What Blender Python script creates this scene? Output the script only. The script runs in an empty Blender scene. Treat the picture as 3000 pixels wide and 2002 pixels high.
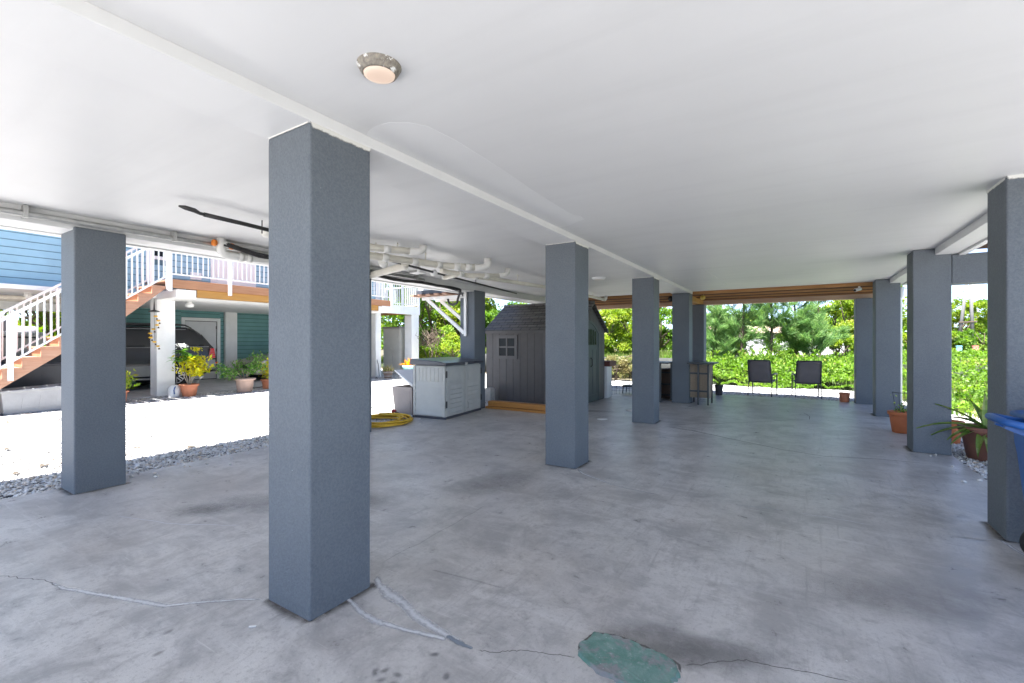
import bpy, math, random
import numpy as np
from mathutils import Vector, Matrix
sc = bpy.context.scene
C = sc.collection
R = math.radians
rnd = random.Random(7)
NP = np.random.default_rng(11)

# ------------------------------------------------------------------ camera
cam_d = bpy.data.cameras.new("camera"); cam = bpy.data.objects.new("camera", cam_d); C.objects.link(cam)
cam_d.lens = 16.0; cam_d.sensor_width = 36.0; cam_d.clip_start = 0.05; cam_d.clip_end = 2000
cam.location = (0, 0, 1.5); cam.rotation_euler = (R(90), 0, R(32.06))
sc.camera = cam
# ------------------------------------------------------------------ sky, sun, exposure
SUN_EL, SUN_AZ = 70.0, -93.0          # azimuth counted from +X
w = bpy.data.worlds.new("World"); sc.world = w; w.use_nodes = True
nt = w.node_tree; nt.nodes.clear()
sky = nt.nodes.new("ShaderNodeTexSky"); sky.sky_type = 'NISHITA'; sky.sun_disc = False
sky.sun_elevation = R(SUN_EL); sky.sun_rotation = R(90 - SUN_AZ); sky.air_density = 0.4; sky.dust_density = 0.0; sky.ozone_density = 1.2
bg = nt.nodes.new("ShaderNodeBackground"); bg.inputs[1].default_value = 0.10
wo = nt.nodes.new("ShaderNodeOutputWorld")
hs_ = nt.nodes.new('ShaderNodeHueSaturation'); hs_.inputs['Saturation'].default_value = 0.85; nt.links.new(sky.outputs[0], hs_.inputs['Color']); nt.links.new(hs_.outputs[0], bg.inputs[0]); nt.links.new(bg.outputs[0], wo.inputs[0])
sl = bpy.data.lights.new("sun", 'SUN'); sl.energy = 5.0; sl.angle = R(0.5); sl.color = (1.0, 0.985, 0.965)
so = bpy.data.objects.new("sun", sl); C.objects.link(so)
sv = Vector((math.cos(R(SUN_EL)) * math.cos(R(SUN_AZ)), math.cos(R(SUN_EL)) * math.sin(R(SUN_AZ)), math.sin(R(SUN_EL))))
so.rotation_euler = sv.to_track_quat('Z', 'Y').to_euler(); so.location = (0, -10, 30)
vs = sc.view_settings
vs.view_transform = 'Standard'; vs.look = 'None'; vs.gamma = 1.0; vs.exposure = 2.52; vs.use_curve_mapping = False
cy = sc.cycles
cy.max_bounces = 12; cy.diffuse_bounces = 7; cy.glossy_bounces = 4; cy.transmission_bounces = 6; cy.transparent_max_bounces = 16
cy.use_denoising = True; cy.sample_clamp_indirect = 8.0
try: cy.denoiser = 'OPENIMAGEDENOISE'
except Exception: pass

# ------------------------------------------------------------------ materials
class NT:
    def __init__(s, name):
        s.m = bpy.data.materials.new(name); s.m.use_nodes = True; s.t = s.m.node_tree
        s.b = s.t.nodes["Principled BSDF"]; s.co = None
    def n(s, typ, **k):
        x = s.t.nodes.new(typ)
        for a, v in k.items(): setattr(x, a, v)
        return x
    def l(s, a, b): s.t.links.new(a, b)
    def coord(s, scale=None, rot=None):
        if s.co is None: s.co = s.n("ShaderNodeTexCoord")
        o = s.co.outputs["Object"]
        if scale or rot:
            mp = s.n("ShaderNodeMapping")
            if scale: mp.inputs["Scale"].default_value = scale
            if rot: mp.inputs["Rotation"].default_value = rot
            s.l(o, mp.inputs[0]); o = mp.outputs[0]
        return o
    def noise(s, scale, detail=4, rough=.55, co=None, dist=0):
        x = s.n("ShaderNodeTexNoise"); x.inputs["Scale"].default_value = scale; x.inputs["Detail"].default_value = detail
        x.inputs["Roughness"].default_value = rough; x.inputs["Distortion"].default_value = dist
        s.l(co or s.coord(), x.inputs["Vector"]); return x.outputs["Fac"]
    def vor(s, scale, co=None, feature='F1', out="Distance", rand=1.0):
        x = s.n("ShaderNodeTexVoronoi", feature=feature); x.inputs["Scale"].default_value = scale
        x.inputs["Randomness"].default_value = rand
        s.l(co or s.coord(), x.inputs["Vector"]); return x.outputs[out]
    def ramp(s, fac, stops):
        x = s.n("ShaderNodeValToRGB"); e = x.color_ramp.elements
        while len(e) < len(stops): e.new(.5)
        for i, (p, c) in enumerate(stops):
            e[i].position = p
            if not hasattr(c, '__len__'): c = (c, c, c)
            e[i].color = (c[0], c[1], c[2], 1)
        s.l(fac, x.inputs[0]); return x.outputs[0]
    def mix(s, fac, a, b, mode='MIX'):
        x = s.n("ShaderNodeMix", data_type='RGBA', blend_type=mode)
        for i, v in ((0, fac), (6, a), (7, b)):
            if hasattr(v, 'is_output') or isinstance(v, bpy.types.NodeSocket): s.l(v, x.inputs[i])
            elif i == 0: x.inputs[0].default_value = v
            else: x.inputs[i].default_value = (v[0], v[1], v[2], 1)
        return x.outputs[2]
    def math(s, op, a, b=0.0, clamp=False):
        x = s.n("ShaderNodeMath", operation=op, use_clamp=clamp)
        for i, v in ((0, a), (1, b)):
            if isinstance(v, bpy.types.NodeSocket): s.l(v, x.inputs[i])
            else: x.inputs[i].default_value = v
        return x.outputs[0]
    def bump(s, h, strength=.3, dist=.01, prev=None):
        x = s.n("ShaderNodeBump"); x.inputs["Strength"].default_value = strength; x.inputs["Distance"].default_value = dist
        s.l(h, x.inputs["Height"])
        if prev is not None: s.l(prev, x.inputs["Normal"])
        return x.outputs[0]
    def done(s, col=None, rough=None, normal=None, metal=0, spec=.5):
        b = s.b
        if col is not None:
            if isinstance(col, bpy.types.NodeSocket): s.l(col, b.inputs["Base Color"])
            else: b.inputs["Base Color"].default_value = (*col, 1)
        if rough is not None:
            if isinstance(rough, bpy.types.NodeSocket): s.l(rough, b.inputs["Roughness"])
            else: b.inputs["Roughness"].default_value = rough
        if normal is not None: s.l(normal, b.inputs["Normal"])
        b.inputs["Metallic"].default_value = metal; b.inputs["Specular IOR Level"].default_value = spec
        return s.m

def M(name, col, rough=.6, var=.12, vs=4, bump=0, bs=60, metal=0, spec=.5, stretch=None):
    t = NT(name); co = t.coord(stretch) if stretch else t.coord()
    f = t.noise(vs, 5, .6, co)
    c = t.ramp(f, [(.3, [x * (1 - var) for x in col]), (.7, [min(.95, x * (1 + var)) for x in col])])
    nrm = t.bump(t.noise(bs, 3, .6, co), bump, .01) if bump else None
    return t.done(c, rough, nrm, metal, spec)

def wood(name, a, b, axis='y', sc_=1.0, rough=.65):
    t = NT(name); st = {'x': (1.2, 22, 22), 'y': (22, 1.2, 22), 'z': (22, 22, 1.2)}[axis]
    st = tuple(v * sc_ for v in st)
    f = t.noise(1.0, 6, .65, t.coord(st), 1.2); g = t.noise(1.3, 3)
    c = t.ramp(f, [(.25, a), (.5, [(x + y) / 2 for x, y in zip(a, b)]), (.75, b)])
    c = t.mix(t.math('MULTIPLY', g, .5), c, [(x + y) * .32 for x, y in zip(a, b)])
    return t.done(c, rough, t.bump(f, .25, .004))

def stucco():
    t = NT("grey_stucco_paint")
    a = t.noise(70, 4, .6); b = t.noise(150, 2); big = t.noise(1.6, 4); mid = t.noise(9, 5, .65)
    c = t.ramp(big, [(.3, (.104, .120, .141)), (.7, (.128, .146, .166))])
    c = t.mix(t.math('MULTIPLY', t.ramp(a, [(.40, 0), (.60, 1)]), .32), c, (.185, .205, .222)); c = t.mix(t.ramp(b, [(.36, .25), (.46, 0)]), c, (.06, .075, .09))
    c = t.mix(t.ramp(mid, [(.60, 0), (.72, .25)]), c, (.10, .115, .13))
    # grime and scuffs low on the column
    sp = t.vor(7.0); c = t.mix(t.ramp(sp, [(.012, .8), (.022, 0)]), c, (.45, .47, .48))
    h = t.math('ADD', a, t.math('MULTIPLY', b, .5))
    return t.done(c, .62, t.bump(h, .6, .007), 0, .35)

def ceiling_paint():
    t = NT("white_ceiling_paint")
    co = t.coord((.25, 3.0, 1)); st = t.noise(1.4, 5, .6, co, .4); big = t.noise(.7, 5, .6)
    c = t.ramp(big, [(.3, (.665, .665, .662)), (.7, (.715, .715, .712))])
    c = t.mix(t.ramp(st, [(.5, 0), (.8, .35)]), c, (.60, .60, .598))
    sp = t.vor(2.4); c = t.mix(t.ramp(sp, [(.007, .9), (.012, 0)]), c, (.35, .33, .30))
    r = t.ramp(st, [(.3, .40), (.7, .52)])
    return t.done(c, r, t.bump(t.noise(30, 3), .05, .003), 0, .35)

def concrete():
    t = NT("stained_concrete")
    big = t.noise(.5, 8, .62, None, .5); mid = t.noise(1.9, 8, .70, None, .4); m3 = t.noise(6.5, 7, .72, None, .3); fine = t.noise(42, 6, .75); grit = t.noise(240, 2)
    st = t.noise(1.0, 7, .68, t.coord((.9, 7.5, 1), (0, 0, R(70))), .8)
    st2 = t.noise(1.0, 7, .72, t.coord((22, 1.6, 1), (0, 0, R(14))), .3)
    c = t.ramp(big, [(.30, (.40, .388, .382)), (.5, (.53, .516, .505)), (.70, (.64, .625, .61))])
    c = t.mix(t.ramp(mid, [(.38, .7), (.54, 0)]), c, (.27, .262, .262))
    c = t.mix(t.ramp(mid, [(.55, 0), (.74, .5)]), c, (.66, .645, .63))
    c = t.mix(t.ramp(m3, [(.36, .7), (.49, 0)]), c, (.30, .29, .29))
    c = t.mix(t.ramp(m3, [(.58, 0), (.74, .3)]), c, (.68, .665, .655))
    c = t.mix(t.ramp(st, [(.54, 0), (.74, .45)]), c, (.70, .69, .68))
    c = t.mix(t.ramp(st2, [(.32, .55), (.45, 0)]), c, (.30, .29, .29))
    c = t.mix(t.ramp(fine, [(.36, .55), (.47, 0)]), c, (.29, .282, .28))
    c = t.mix(t.ramp(grit, [(.3, .35), (.55, 0)]), c, (.29, .282, .28))
    warm = t.noise(.8, 4, .55, t.coord((1, 1, 1), (0, 0, 1.0))); c = t.mix(t.ramp(warm, [(.50, 0), (.72, .28)]), c, (.45, .395, .345))
    sc1 = t.noise(1.0, 4, .6, t.coord((2.2, 60, 1), (0, 0, R(78)))); c = t.mix(t.ramp(sc1, [(.64, 0), (.72, .4)]), c, (.70, .69, .68))
    sp = t.vor(4.5); c = t.mix(t.ramp(sp, [(.016, .9), (.024, 0)]), c, (.12, .115, .11))
    sp2 = t.vor(3.1, t.coord((1, 1, 1), (0, 0, .5))); c = t.mix(t.ramp(sp2, [(.012, .9), (.018, 0)]), c, (.72, .72, .72))
    sp3 = t.vor(6.3, t.coord((1, 1, 1), (0, 0, 1.5))); c = t.mix(t.ramp(sp3, [(.012, .8), (.02, 0)]), c, (.66, .66, .66))
    r = t.ramp(m3, [(.3, .25), (.7, .46)])
    n1 = t.bump(fine, .15, .004); n2 = t.bump(m3, .08, .01, n1)
    return t.done(c, r, n2, 0, .5)

def gravel():
    t = NT("white_gravel")
    cell = t.vor(24, out="Color"); d = t.vor(24); d2 = t.vor(60)
    sep = t.n("ShaderNodeSeparateColor"); t.l(cell, sep.inputs[0])
    c = t.ramp(sep.outputs[0], [(0, (.47, .45, .43)), (.3, (.64, .63, .62)), (.7, (.72, .72, .72)), (1, (.78, .78, .78))])
    c = t.mix(t.ramp(sep.outputs[1], [(.86, 0), (.93, .6)]), c, (.50, .38, .25))
    c = t.mix(t.ramp(d, [(.54, 0), (.70, .95)]), c, (.06, .055, .05))  # dark crevices: shadow between the stones painted into the colour
    c = t.mix(t.ramp(t.noise(21, 3, .6, t.coord((1, .55, 1))), [(.625, 0), (.65, .97)]), c, (.022, .02, .018))  # dark specks standing in for small shadows between stones
    c = t.mix(t.ramp(t.noise(9, 4, .7), [(.62, 0), (.72, .5)]), c, (.40, .33, .25))
    c = t.mix(t.ramp(t.noise(5.5, 8, .82), [(.555, 0), (.585, .97)]), c, (.035, .033, .031))  # larger dark flecks adding to the painted gap shadows
    h = t.math('SUBTRACT', 1.0, t.math('ADD', d, t.math('MULTIPLY', d2, .3)))
    return t.done(c, .85, t.bump(h, 1.0, .02), 0, .25)

def pebble_mat():
    t = NT("gravel_stone")
    a = t.n("ShaderNodeAttribute", attribute_name="rnd")
    c = t.ramp(a.outputs["Fac"], [(0, (.45, .42, .38)), (.25, (.66, .64, .61)), (.8, (.78, .77, .75)), (.93, (.62, .50, .37)), (1, (.82, .81, .80))])
    return t.done(c, .85, t.bump(t.noise(60, 3), .4, .01), 0, .25)

def leafmat(name, stops, trans=.45, rough=.5):
    t = NT(name)
    a = t.n("ShaderNodeAttribute", attribute_name="rnd")
    c = t.ramp(a.outputs["Fac"], stops)
    t.done(c, rough, None, 0, .3)
    tr = t.n("ShaderNodeBsdfTranslucent"); hs = t.n("ShaderNodeHueSaturation"); hs.inputs["Value"].default_value = 1.5; hs.inputs["Saturation"].default_value = 1.1
    t.l(c, hs.inputs["Color"]); t.l(hs.outputs[0], tr.inputs[0])
    mx = t.n("ShaderNodeMixShader"); mx.inputs[0].default_value = trans
    out = t.t.nodes["Material Output"]
    t.l(t.b.outputs[0], mx.inputs[1]); t.l(tr.outputs[0], mx.inputs[2]); t.l(mx.outputs[0], out.inputs[0])
    return t.m

def decal(name, col, lo=.35, hi=.6, scale=14, maxa=.9, pw=1.0, rough=.6):
    """a thin film on the floor: opacity fades across its own width (UV v) and breaks up with noise"""
    t = NT(name)
    uv = t.n("ShaderNodeTexCoord").outputs["UV"]; sp = t.n("ShaderNodeSeparateXYZ"); t.l(uv, sp.inputs[0])
    e = t.math('SUBTRACT', 1.0, t.math('ABSOLUTE', t.math('SUBTRACT', t.math('MULTIPLY', sp.outputs[1], 2.0), 1.0)))
    ex = t.math('SUBTRACT', 1.0, t.math('ABSOLUTE', t.math('SUBTRACT', t.math('MULTIPLY', sp.outputs[0], 2.0), 1.0)))
    e = t.math('POWER', e, pw); e = t.math('MULTIPLY', e, t.math('MULTIPLY', ex, 6.0, True))
    n = t.noise(scale, 6, .7)
    v = t.math('MULTIPLY', e, t.math('ADD', n, .35))
    al = t.ramp(v, [(lo, 0), (hi, maxa)])
    t.done(col, rough, None, 0, .3); t.l(al, t.b.inputs["Alpha"])
    return t.m

def blotch(name, col, scale=3, maxa=.5):
    t = NT(name)
    uv = t.n("ShaderNodeTexCoord").outputs["UV"]
    vl = t.n("ShaderNodeVectorMath", operation='LENGTH'); sb = t.n("ShaderNodeVectorMath", operation='SUBTRACT')
    t.l(uv, sb.inputs[0]); sb.inputs[1].default_value = (.5, .5, 0); t.l(sb.outputs[0], vl.inputs[0])
    e = t.math('SUBTRACT', 1.0, t.math('MULTIPLY', vl.outputs["Value"], 2.0), True)
    v = t.math('MULTIPLY', e, t.math('ADD', t.noise(scale, 7, .7), .25))
    al = t.ramp(v, [(.08, 0), (.55, maxa)])
    t.done(col, .55, None, 0, .4); t.l(al, t.b.inputs["Alpha"])
    return t.m

def emit(name, col, strength):
    t = NT(name); t.done(col, .4)
    t.b.inputs["Emission Color"].default_value = (*col, 1); t.b.inputs["Emission Strength"].default_value = strength
    return t.m

def glassy(name, col=(.012, .014, .016), rough=.06, spec=.5):
    t = NT(name); c = t.ramp(t.noise(2.5, 3), [(.3, col), (.7, [x * 1.6 for x in col])]); return t.done(c, rough, None, 0, spec)

def shingles():
    t = NT("grey_shingles")
    br = t.n("ShaderNodeTexBrick"); br.inputs["Scale"].default_value = 1.0; br.inputs["Mortar Size"].default_value = .012
    br.inputs["Brick Width"].default_value = .26; br.inputs["Row Height"].default_value = .105
    br.inputs["Color1"].default_value = (.105, .10, .098, 1); br.inputs["Color2"].default_value = (.135, .13, .127, 1); br.inputs["Mortar"].default_value = (.04, .04, .04, 1)
    t.l(t.coord(), br.inputs["Vector"])
    inv = t.math('SUBTRACT', 1.0, br.outputs["Fac"])
    return t.done(br.outputs["Color"], .6, t.bump(inv, .7, .015), 0, .4)

MT = {}
MT['stucco'] = stucco(); MT['ceil'] = ceiling_paint(); MT['conc'] = concrete(); MT['gravel'] = gravel(); MT['stone'] = pebble_mat()
MT['white'] = M("white_paint", (.78, .78, .77), .5, .05, 3, .1, 40)
MT['trim'] = M("cream_trim_paint", (.74, .73, .69), .55, .06, 5, .15, 30)
MT['fascia'] = M("house_siding_paint", (.55, .57, .58), .6, .05)
MT['pvc'] = M("aged_pvc", (.66, .63, .55), .42, .12, 3)
MT['pvcw'] = M("white_pvc_fitting", (.74, .73, .70), .4, .06, 3)
MT['galv'] = M("galvanised_steel", (.44, .44, .43), .4, .2, 12, .2, 40, .55)
MT['black'] = M("black_plastic", (.02, .02, .021), .45, .2)
MT['rubber'] = M("black_rubber", (.018, .018, .018), .8, .2)
MT['cable'] = M("black_pipe_insulation", (.035, .034, .036), .7, .4, 20, .5, 40)
MT['orange'] = M("orange_strap", (.75, .22, .03), .6, .15, 20)
MT['blue'] = M("blue_siding_paint", (.33, .51, .60), .6, .06, 2, .15, 60)
MT['teal'] = M("shaded_siding_paint", (.14, .31, .305), .6, .08, 2, .15, 60)  # shaded twin of the blue siding, carport shade put into the colour
MT['deckwood'] = wood("weathered_orange_deck_wood", (.33, .135, .06), (.50, .27, .15), 'y')
MT['stairwood'] = wood("weathered_stair_wood", (.36, .17, .10), (.52, .32, .22), 'y')
MT['joist'] = wood("varnished_joist_wood", (.30, .125, .035), (.52, .27, .09), 'x')
MT['joistb'] = wood('dark_joist_wood', (.07, .028, .012), (.17, .07, .022), 'x'); MT['rim'] = wood('greyed_rim_wood', (.50, .33, .22), (.66, .48, .35), 'x')
MT['joisty'] = wood("varnished_yellow_wood", (.36, .17, .035), (.52, .28, .07), 'y')
MT['lumber'] = wood("orange_lumber", (.38, .15, .03), (.55, .27, .07), 'x')
MT['darkwood'] = wood("dark_brown_wood", (.05, .028, .018), (.10, .058, .035), 'y')
MT['redwood'] = wood("dark_red_wood", (.10, .03, .022), (.19, .06, .045), 'x')
MT['locker'] = M("light_grey_resin", (.48, .475, .44), .5, .05, 5, .15, 80)
MT['lid'] = M("dark_grey_resin_lid", (.07, .072, .085), .28, .12, 5, .15, 60)
MT['deckbox'] = M("taupe_resin", (.27, .235, .225), .5, .06, 5, .15, 80)
MT['shed'] = M("brown_grey_resin_shed", (.082, .076, .076), .55, .08, 6, .25, 90)
MT['shedtrim'] = M("grey_resin_shed_trim", (.086, .08, .08), .5, .06)
MT['sheddoor'] = M("slate_resin_door", (.065, .082, .085), .5, .06)
MT['shingle'] = shingles()
MT['glass'] = glassy("dark_glass", (.012, .014, .016), .25, .12); MT['carglass'] = glassy("tinted_car_glass", (.010, .011, .013), .05, .4)
MT['terra'] = M("terracotta_pot", (.50, .155, .06), .7, .12, 6, .15, 50)
MT['terra2'] = M("orange_plastic_pot", (.55, .20, .10), .55, .08, 6)
MT['tanpot'] = M("tan_clay_pot", (.42, .29, .23), .75, .18, 3, .2, 40)
MT['brownpot'] = M("brown_clay_pot", (.20, .085, .06), .65, .2, 4, .2, 40)
MT['darkpot'] = M("dark_plastic_pot", (.055, .052, .055), .6, .15)
MT['tealpot'] = M("aqua_glazed_pot", (.30, .58, .57), .3, .1)
MT['soil'] = M("dark_soil", (.04, .03, .022), .95, .4, 30, .8, 60)
MT['yellow'] = M("yellow_hose_rubber", (.66, .40, .025), .5, .1, 10)
MT['red'] = M("red_plastic", (.35, .03, .03), .45, .1)
MT['sling'] = M("grey_sling_fabric", (.20, .18, .182), .85, .12, 3, .3, 300)
MT['frame'] = M("dark_grey_metal_frame", (.055, .058, .062), .4, .12, 8, 0, 60, .4)
MT['bin'] = M("blue_bin_plastic", (.012, .085, .30), .42, .12, 4, .1, 50)
MT['tan'] = M("tan_woven_panel", (.26, .20, .14), .8, .15, 40, .5, 160)
MT['carblack'] = M("black_car_paint", (.032, .033, .036), .18, .1, 2, 0, 60, 0, .4)
MT['cargrey'] = M("grey_car_cladding", (.17, .175, .18), .35, .06, 2, 0, 60, .3)
MT['cartan'] = M("champagne_car_paint", (.33, .29, .24), .28, .05, 2, 0, 60, .35)
MT['alloy'] = M("alloy_wheel", (.55, .55, .55), .3, .1, 6, 0, 60, .7)
MT['taill'] = M("red_tail_light", (.55, .015, .02), .2, .15)
MT['clear'] = M("clear_lens", (.6, .6, .58), .15, .05)
MT['hull'] = M("beige_boat_hull", (.55, .51, .45), .35, .06)
MT['canvas'] = M("grey_boat_canvas", (.27, .255, .28), .85, .12, 4, .4, 8)
MT['tote'] = M("grey_tote_plastic", (.31, .31, .315), .5, .1, 3, .2, 12)
MT['darktote'] = M("charcoal_tote_plastic", (.045, .048, .058), .5, .15, 3)
MT['soil2'] = M("field_soil", (.10, .085, .05), .95, .35, 1.2, .5, 8)
MT['bark'] = M("grey_brown_bark", (.13, .10, .075), .9, .35, 6, .8, 30, 0, .2, (6, 6, 1))
MT['twig'] = M("pale_twig", (.30, .26, .21), .85, .2, 12, .4, 30)
MT['pole'] = M("grey_weathered_pole", (.16, .158, .155), .85, .12, 4, .3, 20)
MT['block'] = None
MT['silt'] = M("black_silt_fence_fabric", (.04, .042, .04), .85, .2, 10, .4, 80)
MT['roofpeach'] = M("peach_roof_sheet", (.56, .42, .33), .7, .12, 5)
MT['cable2'] = M("wire", (.03, .03, .03), .5, .1)
MT['wire'] = M("dark_pen_wire", (.05, .055, .06), .4, .1, 5, 0, 60, .5)
MT['bluepost'] = M("pale_blue_plastic", (.22, .50, .62), .6, .1); MT['coral'] = M("coral_plastic", (.68, .25, .18), .6, .1)
MT['barrelw'] = wood("faded_barrel_wood", (.20, .13, .10), (.33, .24, .20), 'z')
G_ = lambda *s: [(p, c) for p, c in s]
MT['lf_broad'] = leafmat("broad_leaf_green", G_((0, (.035, .095, .012)), (.5, (.125, .235, .025)), (.85, (.23, .34, .045)), (1, (.34, .42, .10))))
MT['lf_yel'] = leafmat("yellow_green_leaf", G_((0, (.08, .15, .014)), (.5, (.19, .28, .028)), (.85, (.30, .36, .045)), (1, (.40, .35, .08))))
MT['lf_dry'] = leafmat("dry_brush_leaf", G_((0, (.15, .12, .05)), (.5, (.22, .20, .08)), (.8, (.15, .20, .06)), (1, (.34, .30, .20))))
MT['lf_vine'] = leafmat("vine_leaf", G_((0, (.05, .115, .014)), (.5, (.14, .255, .03)), (.9, (.24, .36, .05)), (1, (.30, .27, .10))))
MT['lf_cas'] = leafmat("needle_green", G_((0, (.07, .16, .05)), (.5, (.15, .27, .085)), (1, (.25, .36, .12))), .4)
MT['lf_croton'] = leafmat("croton_yellow_leaf", G_((0, (.40, .38, .015)), (.6, (.62, .55, .02)), (.9, (.35, .45, .03)), (1, (.55, .35, .02))))
MT['lf_plum'] = leafmat("frangipani_leaf", G_((0, (.07, .17, .02)), (1, (.15, .30, .05))))
MT['lf_bons'] = leafmat("fresh_green_leaf", G_((0, (.05, .14, .02)), (.7, (.13, .27, .05)), (1, (.26, .38, .12))))
MT['lf_aloe'] = leafmat("aloe_leaf", G_((0, (.09, .17, .03)), (.6, (.17, .26, .05)), (1, (.26, .30, .12))), .25, .4)
MT['lf_brom'] = leafmat("orange_bromeliad_leaf", G_((0, (.60, .18, .02)), (1, (.80, .42, .05))))
MT['lf_var'] = leafmat("pale_striped_leaf", G_((0, (.18, .22, .05)), (.5, (.45, .40, .16)), (1, (.55, .42, .32))))
MT['lf_grass'] = leafmat("grass_blade", G_((0, (.06, .12, .02)), (.6, (.14, .22, .035)), (1, (.28, .27, .10))))
MT['petal'] = leafmat("white_petal", G_((0, (.75, .75, .72)), (1, (.82, .82, .80))), .3)

# ------------------------------------------------------------------ geometry
class MB:
    def __init__(s): s.v = []; s.f = []; s.m = []; s.sm = []; s.uv = None
    def add(s, vs, fs, mi=0, smooth=False):
        o = len(s.v); s.v += [tuple(p) for p in vs]
        for f in fs: s.f.append([i + o for i in f]); s.m.append(mi); s.sm.append(smooth)
        return s
    def box(s, x0, x1, y0, y1, z0, z1, mi=0):
        return s.add([(x0, y0, z0), (x1, y0, z0), (x1, y1, z0), (x0, y1, z0), (x0, y0, z1), (x1, y0, z1), (x1, y1, z1), (x0, y1, z1)],
                     [(0, 3, 2, 1), (4, 5, 6, 7), (0, 1, 5, 4), (1, 2, 6, 5), (2, 3, 7, 6), (3, 0, 4, 7)], mi)
    def obox(s, c, size, rot=(0, 0, 0), mi=0):
        from mathutils import Euler
        m = Euler(rot).to_matrix(); h = [x / 2 for x in size]; c = Vector(c)
        vs = [c + m @ Vector((sx * h[0], sy * h[1], sz * h[2])) for sz in (-1, 1) for sx, sy in ((-1, -1), (1, -1), (1, 1), (-1, 1))]
        return s.add(vs, [(0, 3, 2, 1), (4, 5, 6, 7), (0, 1, 5, 4), (1, 2, 6, 5), (2, 3, 7, 6), (3, 0, 4, 7)], mi)
    def bar(s, a, b, wx, wz, mi=0):
        """rectangular bar from a to b"""
        a, b = Vector(a), Vector(b); d = (b - a).normalized()
        u = d.cross(Vector((0, 0, 1)))
        if u.length < 1e-4: u = Vector((1, 0, 0))
        u.normalize(); n = u.cross(d)
        vs = [p + u * (i * wx / 2) + n * (j * wz / 2) for p in (a, b) for i, j in ((-1, -1), (1, -1), (1, 1), (-1, 1))]
        return s.add(vs, [(0, 1, 2, 3), (7, 6, 5, 4), (0, 4, 5, 1), (1, 5, 6, 2), (2, 6, 7, 3), (3, 7, 4, 0)], mi)
    def tube(s, pts, r, n=10, mi=0, cap=True, smooth=True):
        P = [Vector(p) for p in pts]; rr = r if hasattr(r, '__len__') else [r] * len(P)
        vs, fs = [], []; pu = None
        for i, p in enumerate(P):
            d = (P[min(i + 1, len(P) - 1)] - P[max(i - 1, 0)])
            if d.length < 1e-9: d = Vector((0, 0, 1))
            d.normalize()
            if pu is None:
                u = d.orthogonal().normalized()
            else:
                u = (pu - d * pu.dot(d))
                u = u.normalized() if u.length > 1e-6 else d.orthogonal().normalized()
            pu = u; w_ = d.cross(u)
            vs += [p + (u * math.cos(k * 2 * math.pi / n) + w_ * math.sin(k * 2 * math.pi / n)) * rr[i] for k in range(n)]
        for i in range(len(P) - 1):
            for k in range(n):
                fs.append((i * n + k, i * n + (k + 1) % n, (i + 1) * n + (k + 1) % n, (i + 1) * n + k))
        s.add(vs, fs, mi, smooth)
        if cap:
            o = len(s.v) - len(vs)
            s.f.append([o + k for k in range(n)][::-1]); s.m.append(mi); s.sm.append(False)
            s.f.append([o + (len(P) - 1) * n + k for k in range(n)]); s.m.append(mi); s.sm.append(False)
        return s
    def lathe(s, prof, c=(0, 0, 0), n=24, mi=0, flute=0.0, axis='z', smooth=True):
        vs, fs = [], []
        for (r, z) in prof:
            for k in range(n):
                a = 2 * math.pi * k / n; q = r * (1 - flute * (k % 2))
                p = (q * math.cos(a), q * math.sin(a), z)
                if axis == 'x': p = (p[2], p[0], p[1])
                if axis == 'y': p = (p[1], p[2], p[0])
                vs.append((p[0] + c[0], p[1] + c[1], p[2] + c[2]))
        for i in range(len(prof) - 1):
            for k in range(n): fs.append((i * n + k, i * n + (k + 1) % n, (i + 1) * n + (k + 1) % n, (i + 1) * n + k))
        o = len(s.v); s.add(vs, fs, mi, smooth)
        for i, rev in ((0, True), (len(prof) - 1, False)):
            if prof[i][0] > 1e-4:
                f = [o + i * n + k for k in range(n)]; s.f.append(f[::-1] if rev else f); s.m.append(mi); s.sm.append(False)
        return s
    def prism(s, poly, ext, mi=0):
        """3-D polygon extruded by a vector"""
        n = len(poly); e = Vector(ext); P = [Vector(p) for p in poly]
        nrm = Vector((0, 0, 0))
        for i in range(n): nrm += P[i].cross(P[(i + 1) % n])
        if nrm.dot(e) > 0: P = P[::-1]
        return s.add(P + [p + e for p in P], [tuple(range(n)), tuple(range(2 * n - 1, n - 1, -1))] + [(i + n, (i + 1) % n + n, (i + 1) % n, i) for i in range(n)], mi)
    def blade(s, base, az, el, L, wd, droop=.5, seg=6, mi=0, thick=0.0, twist=0):
        """strap leaf: base, heading, start elevation, length, width"""
        d = Vector((math.cos(az), math.sin(az), 0)); side = Vector((-math.sin(az), math.cos(az), 0)); p = Vector(base); e = el
        vs, fs = [], []
        for i in range(seg + 1):
            t = i / seg; ww = wd * (1 - t ** 1.8) * (.75 + .5 * t * (1 - t) * 2) * .5 + .0008
            up = d * (-math.sin(e)) + Vector((0, 0, math.cos(e)))
            vs += [p - side * ww + up * ww * .45, p - up * thick, p + side * ww + up * ww * .45]
            p = p + (d * math.cos(e) + Vector((0, 0, math.sin(e)))) * (L / seg); e -= droop / seg
        for i in range(seg): fs += [(i * 3, i * 3 + 1, i * 3 + 4, i * 3 + 3), (i * 3 + 1, i * 3 + 2, i * 3 + 5, i * 3 + 4)]
        return s.add(vs, fs, mi, True)

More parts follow.
